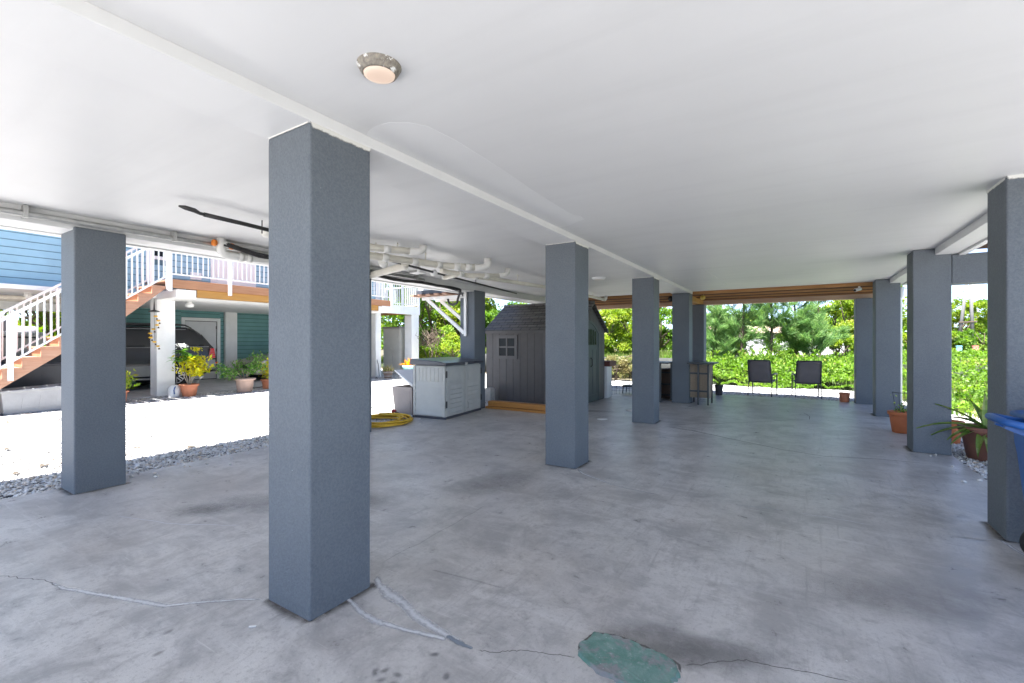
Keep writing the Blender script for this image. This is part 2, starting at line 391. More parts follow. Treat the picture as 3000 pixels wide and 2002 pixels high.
ORG = {}
def org(p): return ORG.get(p.name, Vector((0, 0, 0))) if p is not None else None
def mesh(name, mb, mats, parent=None, bevel=0.0, origin=None, seg=2):
    me = bpy.data.meshes.new(name)
    if parent is not None: o = org(parent)
    else: o = Vector(origin) if origin is not None else Vector((0, 0, 0))
    me.from_pydata([(a - o.x, b - o.y, c - o.z) for a, b, c in mb.v], [], mb.f)
    for x in (mats if isinstance(mats, (list, tuple)) else [mats]): me.materials.append(x)
    me.polygons.foreach_set("material_index", mb.m); me.polygons.foreach_set("use_smooth", mb.sm)
    if mb.uv:
        ul = me.uv_layers.new(name="UVMap"); ul.data.foreach_set("uv", [c for f in mb.f for i in f for c in mb.uv[i]])
    me.update()
    ob = bpy.data.objects.new(name, me); C.objects.link(ob)
    if parent is not None: ob.parent = parent
    else: ob.location = o
    ORG[ob.name] = o
    if bevel:
        b = ob.modifiers.new("bevel", 'BEVEL'); b.width = bevel; b.segments = seg; b.limit_method = 'ANGLE'; b.angle_limit = R(40)
    return ob
def tag(o, label=None, cat=None, group=None, kind=None):
    if label: o['label'] = label
    if cat: o['category'] = cat
    if group: o['group'] = group
    if kind: o['kind'] = kind
    return o
def thing(name, label, cat, loc, group=None):
    o = bpy.data.objects.new(name, None); C.objects.link(o); o.location = loc; o.empty_display_size = .1
    ORG[o.name] = Vector(loc); return tag(o, label, cat, group)
def copy_tree(o, parent=None):
    c = o.copy(); C.objects.link(c)
    if parent is not None: c.parent = parent
    ORG[c.name] = ORG.get(o.name, Vector((0, 0, 0)))
    for ch in list(o.children): copy_tree(ch, c)
    return c

def leafmesh(name, cen, size, mat, parent=None, updir=None, aspect=.5, up=.35, origin=None, colour=None, flat=0.0):
    """thousands of small leaves, each a folded four-point leaf, as one mesh"""
    cen = np.asarray(cen, float); N = len(cen)
    o = np.array(org(parent) if parent is not None else (origin or (0, 0, 0)))
    d = NP.normal(size=(N, 3))
    if updir is not None: d = d * (1 - up) + np.asarray(updir) * up * 2.0
    if flat: d[:, 2] *= (1 - flat)
    d /= np.linalg.norm(d, axis=1)[:, None] + 1e-9
    q = NP.normal(size=(N, 3)); q[:, 2] *= (1 - flat); sd = np.cross(d, q); sd /= np.linalg.norm(sd, axis=1)[:, None] + 1e-9
    L = (size * NP.uniform(.6, 1.35, N))[:, None]
    nn = np.cross(d, sd)
    V = np.empty((N, 4, 3))
    V[:, 0] = cen - d * L / 2; V[:, 2] = cen + d * L / 2 - nn * L * .12
    V[:, 1] = cen + sd * L * aspect / 2 + nn * L * .06; V[:, 3] = cen - sd * L * aspect / 2 + nn * L * .06
    V = (V - o).reshape(-1, 3)
    me = bpy.data.meshes.new(name); me.vertices.add(4 * N); me.loops.add(4 * N); me.polygons.add(N)
    me.vertices.foreach_set("co", V.ravel()); me.loops.foreach_set("vertex_index", np.arange(4 * N, dtype=np.int32))
    me.polygons.foreach_set("loop_start", np.arange(0, 4 * N, 4, dtype=np.int32)); me.polygons.foreach_set("loop_total", np.full(N, 4, np.int32))
    me.materials.append(mat); me.update()
    at = me.attributes.new("rnd", 'FLOAT', 'FACE')
    rv = NP.uniform(0, 1, N) if colour is None else np.clip(colour + NP.normal(0, .16, N), 0, 1)
    at.data.foreach_set("value", rv.astype(np.float32))
    me.validate()
    ob = bpy.data.objects.new(name, me); C.objects.link(ob)
    if parent is not None: ob.parent = parent
    else: ob.location = Vector(o)
    ORG[ob.name] = Vector(o)
    return ob
def rnd_attr(ob, val=None):
    me = ob.data; at = me.attributes.new("rnd", 'FLOAT', 'FACE')
    at.data.foreach_set("value", [rnd.random() if val is None else val for _ in me.polygons]); return ob
def ribbon(pts, widths, z=.002, sub=6, wob=.01):
    """flat strip along a path, uv.x along and uv.y across"""
    P = []
    for i in range(len(pts) - 1):
        for k in range(sub): P.append([pts[i][j] + (pts[i + 1][j] - pts[i][j]) * k / sub for j in (0, 1)] + [widths[i] + (widths[i + 1] - widths[i]) * k / sub])
    P.append([*pts[-1], widths[-1]])
    P = [[a + rnd.uniform(-wob, wob), b + rnd.uniform(-wob, wob), c] for a, b, c in P]
    m = MB(); m.uv = []
    for i, (x, y, wd) in enumerate(P):
        a = P[max(i - 1, 0)]; b = P[min(i + 1, len(P) - 1)]; d = Vector((b[0] - a[0], b[1] - a[1])); d.normalize()
        m.v += [(x - d.y * wd / 2, y + d.x * wd / 2, z), (x + d.y * wd / 2, y - d.x * wd / 2, z)]; t = i / (len(P) - 1); m.uv += [(t, 0), (t, 1)]
    for i in range(len(P) - 1): m.f.append([2 * i, 2 * i + 1, 2 * i + 3, 2 * i + 2]); m.m.append(0); m.sm.append(False)
    return m
# ================================================================== GROUND
tag(mesh("field", MB().box(-500, 500, -400, 700, -.5, -.07), MT['soil2']), kind="structure")
tag(mesh("gravel_yard", MB().box(-21, 9, -16, 17.6, -.3, -.03), MT['gravel']), kind="structure")
slab = tag(mesh("concrete_floor", MB().box(-6.40, 1.74, -3.2, 14.1, -.25, 0.0), MT['conc'], None, .012), kind="structure")
tag(mesh("carport_floor", MB().box(-20.2, -14.95, -6, 13.6, -.25, -.008), MT['conc'], None, .01), kind="structure")

def stones(regions, name):
    V, F, rv = [], [], []
    oct_f = [(0, 2, 4), (2, 1, 4), (1, 3, 4), (3, 0, 4), (2, 0, 5), (1, 2, 5), (3, 1, 5), (0, 3, 5)]
    for x0, x1, y0, y1, dens in regions:
        for _ in range(int((x1 - x0) * (y1 - y0) * dens)):
            x, y = rnd.uniform(x0, x1), rnd.uniform(y0, y1)
            s = .010 + .022 * rnd.random() ** 1.8; a = rnd.uniform(0, 6.3); ca, sa = math.cos(a), math.sin(a); e = rnd.uniform(.6, 1.1); h = rnd.uniform(.4, .8)
            o = len(V); z = (.001 if -6.39 < x < 1.73 and y < 14.09 else -.028) + s * .3
            for vx, vy, vz in ((1, 0, 0), (-1, 0, 0), (0, e, 0), (0, -e, 0), (0, 0, h), (0, 0, -h)):
                vx += rnd.uniform(-.25, .25); vy += rnd.uniform(-.25, .25); vz += rnd.uniform(-.15, .25)
                V.append((x + s * (vx * ca - vy * sa), y + s * (vx * sa + vy * ca), z + s * vz))
            F += [tuple(i + o for i in f) for f in oct_f]; rv += [rnd.random()] * 8
    me = bpy.data.meshes.new(name); me.from_pydata(V, [], F); me.materials.append(MT['stone'])
    at = me.attributes.new("rnd", 'FLOAT', 'FACE'); at.data.foreach_set("value", rv)
    me.polygons.foreach_set("use_smooth", [True] * len(F))
    ob = bpy.data.objects.new(name, me); C.objects.link(ob); return ob
st = stones([(-7.9, -6.41, -.4, 7.5, 900), (-9.6, -7.9, -.2, 6.5, 330), (1.75, 3.4, 6.3, 10.4, 700), (-2.6, 2.6, 14.11, 15.2, 500), (-6.39, -6.05, -.4, 7.5, 22), (-6.05, -5.6, -.4, 7.5, 3), (1.45, 1.73, 5.5, 8.1, 14)], "loose_gravel")
tag(st, "loose white and tan crushed stones strewn along the slab edges", "gravel", kind="stuff")

m = MB()
for _ in range(46):
    x, y = rnd.uniform(-13.5, -7.2), rnd.uniform(.5, 9.5); a = rnd.uniform(0, 6.28); L = rnd.uniform(.05, .13); m.add([(x + L * i * math.cos(a) - L * .4 * j * math.sin(a), y + L * i * math.sin(a) + L * .4 * j * math.cos(a), -.012 + abs(i) * .02 + rnd.uniform(0, .01)) for i, j in ((-1, 0), (0, -1), (1, 0), (0, 1))], [(0, 1, 2, 3)])
tag(mesh("fallen_leaves", m, M("dry_brown_leaf", (.06, .045, .03), .8, .3)), "scattered dry leaves and dark bits on the white gravel yard", "fallen leaves", kind="stuff")
# marks in and on the floor
dk = decal("white_crack_filler", (.60, .61, .635), .24, .78, 34, .95); dk2 = decal("thin_white_scratch", (.58, .585, .61), .34, .5, 30, 1.0)
ck = decal("dark_hairline_crack", (.15, .143, .137), .25, .65, 60, .75); sm = decal("dark_scuff", (.17, .17, .18), .25, .95, 5, .30, 1.6)
def mark(name, pts, w_, mat, z=.002, **k):
    if max(w_) > .045: k = dict(k, sub=3, wob=.004)
    return mesh(name, ribbon(pts, w_, z, **k), mat, slab)
mark("paint_smear", [(-2.30, 2.02), (-2.19, 1.95), (-2.03, 1.90), (-1.90, 1.875), (-1.74, 1.82), (-1.60, 1.80), (-1.46, 1.785), (-1.38, 1.78)], [.06, .08, .17, .11, .12, .10, .08, .04], dk)
mark("paint_smear", [(-2.26, 1.74), (-2.178, 1.728), (-2.05, 1.69), (-1.91, 1.675), (-1.80, 1.70), (-1.69, 1.715), (-1.57, 1.75), (-1.46, 1.772)], [.05, .05, .07, .09, .06, .055, .06, .06], dk, .003)
mark("paint_smear", [(-1.52, 1.79), (-1.42, 1.78), (-1.33, 1.775)], [.04, .06, .03], decal("blue_grey_smear", (.20, .235, .28), .3, .6, 30, .8), .004)
mark("crack", [(-1.34, 1.775), (-1.27, 1.80), (-1.22, 1.823), (-1.17, 1.87), (-1.12, 1.906), (-1.04, 1.93), (-.96, 1.965), (-.866, 1.995)], [.009] * 8, ck, wob=.005)
mark("crack", [(-.455, 2.20), (-.38, 2.25), (-.30, 2.33), (-.2, 2.40), (-.10, 2.42), (.04, 2.46), (.25, 2.5)], [.009] * 7, ck, wob=.005)
mark("crack", [(-4.6, .60), (-4.315, .728), (-4.15, .80), (-4.005, .86), (-3.76, .901)], [.009] * 5, ck, .0035)
mark("paint_smear", [(-4.005, .86), (-3.76, .901), (-3.48, 1.0), (-3.25, 1.07), (-3.03, 1.143), (-2.87, 1.29), (-2.74, 1.40), (-2.61, 1.488)], [.03, .05, .065, .07, .07, .04, .035, .04], dk)
mark("paint_smear", [(-2.20, 4.95), (-2.05, 4.80), (-1.85, 4.70), (-1.65, 4.60), (-1.46, 4.555), (-1.1, 4.53)], [.04, .075, .06, .045, .04, .03], dk)
mark("paint_smear", [(-.5, 4.63), (-.30, 4.67), (-.09, 4.70)], [.03, .045, .03], dk); mark("paint_smear", [(.0, 4.71), (.22, 4.717), (.56, 4.71)], [.02, .028, .02], dk2)
mark("paint_smear", [(.95, 4.75), (1.08, 4.79), (1.18, 4.811), (1.30, 4.86)], [.016, .02, .022, .02], dk2, .0036)
mark("paint_smear", [(1.30, 4.87), (1.32, 4.78), (1.34, 4.66), (1.38, 4.52)], [.03, .05, .05, .03], dk)
mark("crack", [(-2.1, 8.35), (-1.4, 8.9), (-.7, 9.55), (-.1, 10.2), (.2, 10.4)], [.035, .03, .025, .022, .02], ck)
mark("crack", [(-2.1, 8.3), (-1.5, 8.1), (-.9, 7.75), (-.2, 7.35), (.3, 7.2), (.9, 7.4), (1.5, 7.45)], [.06, .05, .04, .03, .028, .025, .02], ck)
mark("crack", [(.2, 10.4), (.22, 10.9), (.12, 11.4)], [.02] * 3, ck)
for p in ([(.55, 6.6), (.9, 6.75), (1.2, 6.72)], [(.9, 7.5), (1.2, 7.55), (1.5, 7.5)], [(.2, 6.3), (.7, 6.2), (1.3, 6.0)], [(1.05, 8.1), (1.2, 8.2), (1.3, 8.3)], [(.6, 5.9), (.9, 5.6), (1.3, 5.35)],
          [(-1.7, 7.0), (-1.55, 7.25), (-1.4, 7.6)], [(-1.75, 6.55), (-1.6, 6.6), (-1.5, 6.58)], [(-.35, 6.0), (-.2, 6.05), (-.05, 6.02)], [(-.3, 5.55), (-.15, 5.6), (0, 5.55)], [(.1, 5.4), (.4, 5.5), (.7, 5.5)],
          [(-4.0, 6.4), (-4.6, 6.1), (-5.2, 6.0), (-5.7, 6.05)], [(-3.8, 2.0), (-4.3, 1.7), (-5.0, 1.5)]):
    mark("scratch", p, [.02, .03, .02, .02][:len(p)], dk2, .0028)
mark("tyre_scuff", [(-2.38, 2.1), (-2.38, 2.7), (-2.42, 3.45)], [.03] * 3, sm, .0016); mark("tyre_scuff", [(-2.05, 2.25), (-1.5, 2.32)], [.05] * 2, sm, .0016)
gr = decal("brown_base_band", (.13, .115, .105), .22, .85, 9, .8, 1.3)  # brown soft-edged band on the floor along each column foot
def base_band(x0, y0, wx=.40, wy=.41, w_=.16):
    for a_, b_ in (((x0 - .02, y0), (x0 + wx + .03, y0)), ((x0 + wx, y0 - .02), (x0 + wx, y0 + wy + .06))): mark("base_band", [a_, ((a_[0] + b_[0]) / 2, (a_[1] + b_[1]) / 2), b_], [w_, w_ * 1.2, w_ * 1.05], gr, .0019)
for y in (1.49, 4.93, 8.38, 11.6): base_band(-2.61, y)
base_band(-6.40, 1.50)
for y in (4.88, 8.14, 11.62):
    mark("base_band", [(1.335, y - .05), (1.335, y + .2), (1.335, y + .45)], [.2, .22, .18], gr, .0019); mark("base_band", [(1.3, y), (1.74, y)], [.12, .1], gr, .0021)
bl = blotch("dark_oil_stain", (.17, .163, .168), 11, .38); bl2 = blotch("soft_grey_stain", (.27, .263, .266), 8, .35); bl3 = blotch("pale_worn_patch", (.64, .63, .62), 7, .9)
def stain(x, y, rx, ry, a, mat, z=.0012):
    m = MB(); ca, sa = math.cos(a), math.sin(a); m.uv = [(0, 0), (1, 0), (1, 1), (0, 1)]
    m.add([(x + rx * i * ca - ry * j * sa, y + rx * i * sa + ry * j * ca, z) for i, j in ((-1, -1), (1, -1), (1, 1), (-1, 1))], [(0, 1, 2, 3)])
    return mesh("stain", m, mat, slab)
stain(-.62, 2.30, .40, .22, .35, bl, .0010); stain(-.30, 2.38, .45, .16, .5, bl, .0014)
stain(.35, 2.3, .6, .3, .6, bl2, .0006); stain(-4.3, 2.3, .7, .35, .5, bl2); stain(-3.55, 2.75, .55, .28, .9, bl, .0011)
stain(-4.5, 1.95, .35, .2, .4, bl, .0009); stain(-2.7, 4.0, .8, .4, 1.2, bl2); 
stain(.5, 3.5, .7, .35, .5, bl2, .0007); stain(-3.9, 9.2, .9, .25, .3, bl, .0008)

for x, y in ((-1.62, 1.42), (-1.56, 1.40), (-1.59, 1.45), (-1.52, 1.46), (-1.50, 1.41), (-1.30, 1.50), (-1.33, 1.57), (-1.47, 1.65), (-2.75, 1.05), (-2.6, .95)): stain(x, y, .035, .022, rnd.random() * 3, bl, .0022)
tag(mesh("dried_leaf", MB().obox((-2.42, 1.30, .006), (.035, .012, .004), (0, 0, .7)), MT['white'], origin=(-2.42, 1.3, 0)), "small white paint flake lying near the big column's foot", "paint flake")

# teal painted block let into the floor
t = NT("worn_teal_painted_concrete")
n1 = t.noise(9, 7, .75); n2 = t.noise(34, 6, .75); n3 = t.noise(5, 7, .78, t.coord((1, 1, 1), (0, 0, .8)), .4)
c = t.ramp(n1, [(.32, (.10, .215, .175)), (.5, (.15, .275, .235)), (.68, (.22, .33, .30))]); c = t.mix(t.ramp(n3, [(.50, 0), (.57, .9)]), c, (.27, .255, .265))
c = t.mix(t.ramp(n2, [(.56, 0), (.68, .75)]), c, (.36, .40, .39)); c = t.mix(t.ramp(n2, [(.30, .8), (.40, 0)]), c, (.12, .15, .135)); c = t.mix(t.ramp(t.vor(38), [(.05, .9), (.09, 0)]), c, (.60, .63, .62))
MT['block'] = t.done(c, .8, t.bump(n2, 1.0, .012), 0, .3)
bp0 = [(-.885, 2.00), (-.905, 2.08), (-.875, 2.20), (-.79, 2.225), (-.69, 2.232), (-.58, 2.215), (-.475, 2.195), (-.445, 2.13), (-.455, 2.05), (-.50, 1.95), (-.60, 1.93), (-.74, 1.945)]
bp = []
for i in range(len(bp0)):
    for k in range(6): f = k / 6; a_, b_ = bp0[i], bp0[(i + 1) % len(bp0)]; bp.append((a_[0] + (b_[0] - a_[0]) * f + rnd.gauss(0, .006), a_[1] + (b_[1] - a_[1]) * f + rnd.gauss(0, .006)))
m = MB(); nb = len(bp); cx, cy_ = -.67, 2.08
ring = lambda k, z: [(cx + (x - cx) * (k + rnd.gauss(0, .012)), cy_ + (y - cy_) * (k + rnd.gauss(0, .012)), z + rnd.gauss(0, .0022)) for x, y in bp]
m.add(ring(1.0, -.02) + ring(.985, .012) + ring(.955, .020), [(r_ * nb + i, r_ * nb + (i + 1) % nb, (r_ + 1) * nb + (i + 1) % nb, (r_ + 1) * nb + i) for r_ in range(2) for i in range(nb)], 0, True); m.f.append([2 * nb + i for i in range(nb)]); m.m.append(0); m.sm.append(False)
tag(mesh("concrete_block", m, MT['block'], origin=(cx, cy_, 0)), "worn teal painted concrete footing block showing through the floor", "concrete block")
mark("crack", [(-.90, 2.02), (-.91, 2.10), (-.88, 2.21), (-.79, 2.24), (-.69, 2.245), (-.58, 2.23), (-.47, 2.205), (-.435, 2.13)], [.022] * 8, ck, .004, wob=.004)

# ================================================================== THE HOUSE OVERHEAD
house = thing("stilt_house", "raised house on grey stucco columns with a white painted underside over the carport", "house", (-2.3, 4.5, 0))
mesh("ceiling", MB().box(-6.43, 1.83, -2.2, 12.02, 2.745, 2.95), MT['ceil'], house)
mesh("wall", MB().box(-6.44, 1.84, -2.2, 12.02, 2.951, 5.35), MT['fascia'], house)
mesh("roof", MB().prism([(-7.40, -2.5, 5.351), (2.25, -2.5, 5.351), (-2.3, -2.5, 6.5)], (0, 14.8, 0)), MT['lid'], house)
def beam(x0, x1, z0, y0=-2.19, y1=12.0, mat='ceil'): return mesh("beam", MB().box(x0, x1, y0, y1, z0, 2.747), MT[mat], house, .006)
beam(-2.62, -2.203, 2.68); beam(1.56, 1.79, 2.655); beam(-6.38, -6.02, 2.60)
mesh("edge_trim", MB().box(-6.50, -6.381, -2.2, 12.0, 2.585, 2.80), MT['white'], house, .004)
mesh("edge_trim", MB().box(1.791, 1.86, -2.2, 12.0, 2.63, 2.78), MT['white'], house, .004)
def column(x0, y0, z1, wx=.40, wy=.41):
    m = MB(); m.box(x0, x0 + wx, y0, y0 + wy, -.2, z1)
    return mesh("column", m, MT['stucco'], house, .012)
for y in (1.49, 4.93, 8.38, 11.6): column(-2.61, y, 2.679)
for y in (1.50, 4.77, 8.03, 11.6): column(-6.40, y, 2.63)
for y in (4.88, 8.14, 11.62): column(1.335, y, 2.742, .39, .41)
column(-2.61, 13.65, 2.54); column(1.20, 13.72, 2.54, .38); column(-6.4, 13.65, 2.54)
PP = [(-2.199, 1.86), (-2.15, 1.83), (-2.06, 1.81), (-1.968, 1.82), (-1.87, 1.88), (-1.81, 1.97), (-1.79, 2.2), (-1.80, 2.534), (-1.815, 2.85), (-1.839, 3.178), (-1.86, 3.6), (-1.87, 4.04), (-1.86, 4.12), (-1.82, 4.2), (-1.84, 4.32), (-1.93, 4.36), (-2.05, 4.45), (-2.199, 4.5)]
mesh("paint_patch", MB().prism([(x, y, 2.7440) for x, y in PP], (0, 0, .003)), M("fresh_white_ceiling_paint", (.735, .735, .732), .5, .03, 2), house)
# ragged paint line at the column tops
pl = decal("ragged_white_paint_edge", (.72, .71, .67), .30, .5, 22, 1.0)
def topedge(a, b, z, h=.05):
    m = MB(); n = 24; m.uv = []
    for i in range(n + 1):
        f = i / n; m.v += [(a[0] + (b[0] - a[0]) * f, a[1] + (b[1] - a[1]) * f, z - h), (a[0] + (b[0] - a[0]) * f, a[1] + (b[1] - a[1]) * f, z + .004)]; q = .04 + .92 * f; m.uv += [(q, 0), (q, .5)]
    for i in range(n): m.f.append([2 * i, 2 * i + 2, 2 * i + 3, 2 * i + 1]); m.m.append(0); m.sm.append(False)
    return mesh("paint_edge", m, pl, house)
for y in (1.49, 4.93, 8.38): topedge((-2.2075, y), (-2.2075, y + .41), 2.679); topedge((-2.61, y - .0025), (-2.21, y - .0025), 2.679, .014)
topedge((1.335, 4.8775), (1.72, 4.8775), 2.742); topedge((1.3325, 4.88), (1.3325, 5.29), 2.742, .04)
# end deck
mesh("deck_board", MB().box(-6.43, 1.83, 12.06, 14.25, 2.90, 2.94), MT['joist'], house)
for k in range(6): mesh("joist", MB().box(-6.42, 1.82, 12.05 + .36 * k, 12.10 + .36 * k, 2.675 + .004 * (k % 2), 2.898), MT['joistb' if k % 2 else 'joist'], house)
mesh("rim_beam", MB().box(-6.42, 1.84, 14.02, 14.14, 2.545, 2.668), MT['rim'], house, .006)
mesh("rim_board", MB().box(-6.42, 1.84, 14.20, 14.25, 2.62, 2.899), MT['joist'], house, .004)
mesh("beam", MB().box(-2.43, -2.28, 12.03, 14.0, 2.545, 2.672), MT['joisty'], house, .005)
# header and side porch at the right
mesh("header_wall", MB().box(1.727, 3.3, 8.14, 8.42, 2.262, 2.645), MT['stucco'], house, .008)
mesh("porch_board", MB().box(1.87, 2.7, 3.2, 8.6, 2.86, 2.90), MT['darkwood'], house)
for y in (4.0, 5.3, 6.6, 7.9): mesh("joist", MB().box(1.87, 2.7, y, y + .05, 2.66, 2.858), MT['darkwood'], house)
ds = MB(); ds.tube([(1.80, 12.0, 2.60), (1.80, 12.0, 2.45), (1.775, 12.06, 2.36), (1.775, 12.06, .0)], .04, 8); mesh("downspout", ds, MT['white'], house)

# lamp and fittings on the ceiling
def ceiling_lamp(x, y, z, r, label, rust=True):
    t_ = thing("ceiling_light", label, "ceiling light", (x, y, z))
    mesh("housing", MB().lathe([(r * 1.04, z), (r * 1.04, z - .003), (r, z - .008), (r * .93, z - .022), (r * .84, z - .036), (r * .76, z - .041), (r * .74, z - .036)], (x, y, 0), 40), MT['rust'] if rust else MT['white'], t_)
    mesh("lens", MB().lathe([(r * .74, z - .034), (r * .72, z - .043), (r * .55, z - .049), (r * .3, z - .052), (.001, z - .053)], (x, y, 0), 40), MT['lens'] if rust else MT['frost'], t_)
    return t_
q = NT("rusty_painted_steel"); a_ = q.noise(11, 6, .65); f_ = q.noise(38, 5, .7)
rc = q.ramp(f_, [(.3, (.10, .085, .06)), (.5, (.22, .20, .17)), (.7, (.34, .30, .23))])
MT['rust'] = q.done(q.mix(q.ramp(a_, [(.53, 0), (.56, 1)]), rc, (.72, .72, .70)), .6, q.bump(f_, .5, .004))
q = NT("lit_warm_lens"); uvg = q.n("ShaderNodeTexCoord").outputs["Generated"]
sb = q.n("ShaderNodeVectorMath", operation='SUBTRACT'); q.l(uvg, sb.inputs[0]); sb.inputs[1].default_value = (.5, .5, .3); ln = q.n("ShaderNodeVectorMath", operation='LENGTH'); q.l(sb.outputs[0], ln.inputs[0])
ec = q.ramp(ln.outputs["Value"], [(.12, (.155, .115, .105)), (.30, (.23, .155, .115)), (.42, (.265, .19, .145))]); q.done((.3, .28, .25), .4); q.l(ec, q.b.inputs["Emission Color"]); q.b.inputs["Emission Strength"].default_value = .45; MT['lens'] = q.m
MT['frost'] = M("frosted_lens", (.72, .70, .64), .35, .05)
ceiling_lamp(-1.60, 1.425, 2.745, .094, "lit round ceiling light with a rusty flaking rim above the biggest column")
ceiling_lamp(-3.28, 8.42, 2.745, .13, "small unlit round white ceiling light beyond the second column", False)
g = MB().lathe([(.06, 2.745), (.078, 2.725), (.075, 2.69), (.05, 2.665), (.001, 2.655)], (-5.0, 2.86, 0), 28)
tag(mesh("globe_light", g, MT['frost'], origin=(-5.06, 2.86, 2.745)), "white globe ceiling light half hidden behind the biggest column", "ceiling light")
tag(mesh("ceiling_cable", MB().tube([(-1.35, 8.1, 2.742), (-1.3, 11.0, 2.742)], .006, 6), MT['white'], origin=(-1.3, 9, 2.742)), "thin white cable run flat along the ceiling", "cable")

# ================================================================== PIPES AND FITTINGS UNDER THE CEILING
FT = []
def fitting(m, p, d, r, L=.09):
    p = Vector(p); d = Vector(d).normalized(); FT.append(MB().tube([p - d * L / 2, p + d * L / 2], r * 1.14, 14))
dp = thing("drain_pipe", "thick yellowed white drain pipe with branches hung under the white ceiling", "pipe", (-4.4, 5.0, 2.745))
r1 = .047
m = MB(); m.tube([(-4.62, 3.0, 2.57), (-4.55, 3.9, 2.58), (-4.42, 4.6, 2.592), (-4.36, 5.05, 2.60), (-4.22, 5.22, 2.60), (-4.03, 5.47, 2.60)], r1, 14); mesh("pipe", m, MT['pvc'], dp)
m = MB(); m.tube([(-4.06, 5.43, 2.60), (-3.98, 5.53, 2.605), (-3.94, 5.58, 2.63), (-3.93, 5.59, 2.68), (-3.93, 5.59, 2.745)], r1 * 1.12, 14)
for p, d in (((-4.50, 4.1, 2.584), (.13, .7, 0)), ((-4.43, 4.55, 2.59), (.13, .7, 0)), ((-4.37, 4.98, 2.60), (.06, .45, 0)), ((-4.22, 5.22, 2.60), (.19, .25, 0)), ((-4.12, 5.36, 2.60), (.19, .25, 0))): fitting(m, p, d, r1)
mesh("fitting", m, MT['pvcw'], dp)
m = MB(); m.tube([(-4.50, 5.2, 2.555), (-4.47, 5.9, 2.56), (-4.40, 7.0, 2.585), (-4.33, 8.0, 2.60), (-4.30, 8.9, 2.61), (-4.38, 11.1, 2.63), (-4.40, 11.7, 2.63)], .036, 12)
m.tube([(-4.47, 5.8, 2.56), (-4.38, 6.1, 2.585), (-4.22, 6.42, 2.61)], .036, 12); m.tube([(-4.47, 5.62, 2.56), (-4.7, 5.75, 2.57), (-5.07, 5.95, 2.585)], .036, 12); mesh("pipe", m, MT['pvc'], dp)
m = MB(); FT.append(MB().tube([(-4.25, 6.37, 2.607), (-4.19, 6.47, 2.62), (-4.17, 6.51, 2.67), (-4.17, 6.52, 2.745)], .042, 12)); m.tube([(-4.40, 11.6, 2.63), (-4.41, 11.78, 2.64), (-4.41, 11.84, 2.68), (-4.41, 11.85, 2.745)], .048, 12)
FT.append(MB().tube([(-5.05, 5.94, 2.585), (-5.12, 5.98, 2.60), (-5.15, 6.0, 2.65), (-5.15, 6.0, 2.745)], .044, 12))
for p, d in (((-4.46, 6.0, 2.562), (.07, 1, 0)), ((-4.36, 6.15, 2.588), (.1, .2, 0)), ((-4.47, 5.62, 2.56), (.03, 1, 0))): fitting(m, p, d, .042)
mesh("fitting", m, MT['pvcw'], dp)
m = MB(); m.tube([(-4.46, 3.3, 2.64), (-4.37, 3.82, 2.645), (-4.25, 4.1, 2.65), (-4.17, 4.26, 2.655)], .042, 12); mesh("pipe", m, MT['pvc'], dp)
m = MB(); m.tube([(-4.19, 4.22, 2.652), (-4.13, 4.34, 2.66), (-4.11, 4.38, 2.69), (-4.11, 4.39, 2.745)], .048, 12); fitting(m, (-4.31, 3.96, 2.647), (.12, .25, 0), .042); fitting(m, (-4.40, 3.7, 2.644), (.09, .5, 0), .042); mesh("fitting", m, MT['pvcw'], dp)
m = MB(); m.tube([(-4.60, 4.55, 2.60), (-4.85, 4.8, 2.60), (-5.6, 5.0, 2.59), (-6.0, 5.1, 2.58)], .055, 12); mesh("pipe", m, MT['pvc'], dp)
m = MB(); m.tube([(-4.66, 4.2, 2.56), (-4.68, 4.24, 2.535), (-4.69, 4.26, 2.53)], .055, 12); mesh("fitting", m, MT['pvcw'], dp)
for f_m in FT: mesh("fitting", f_m, MT['pvcw'], dp)
FT.clear()
for x, y, z in ((-4.50, 3.95, 2.64), (-4.40, 4.75, 2.65), (-4.27, 4.1, 2.69), (-4.385, 7.2, 2.63), (-4.32, 9.6, 2.66), (-4.36, 10.8, 2.67)):
    mesh("hanger", MB().tube([(x, y, 2.745), (x, y, z - .03)], .006, 6).tube([(x - .03, y, 2.72), (x + .03, y, 2.72)], .004, 5), MT['pvc'], dp)
m = MB(); m.tube([(-5.90, 2.80, 2.745), (-5.90, 2.80, 2.60), (-5.90, 2.83, 2.565), (-5.90, 2.90, 2.555), (-5.90, 3.8, 2.575), (-5.90, 4.9, 2.59)], .052, 12)
wp = tag(mesh("waste_pipe", m, MT['pvcw'], origin=(-5.9, 2.8, 2.7)), "short white waste pipe elbow under the left ceiling edge", "pipe")
for y in (3.02, 3.12): mesh("collar", MB().tube([(-5.90, y - .025, 2.556), (-5.90, y + .025, 2.557)], .06, 14), MT['pvcw'], wp)
cd = thing("conduit", "long grey steel conduit clipped along the left ceiling edge", "conduit", (-5.96, 1.5, 2.665))
mesh("pipe", MB().tube([(-5.97, -2.1, 2.665), (-5.97, 1.5, 2.665), (-5.97, 6.4, 2.665)], .028, 12), MT['galv'], cd)
for y in (-.4, 1.16, 2.33, 3.6, 5.0, 6.2): mesh("clip", MB().box(-6.015, -5.93, y - .015, y + .015, 2.628, 2.74), MT['galv'], cd)
ln_ = thing("refrigerant_line", "black insulated pipe bundle drooping beside the steel conduit", "pipe bundle", (-5.9, 4, 2.66))
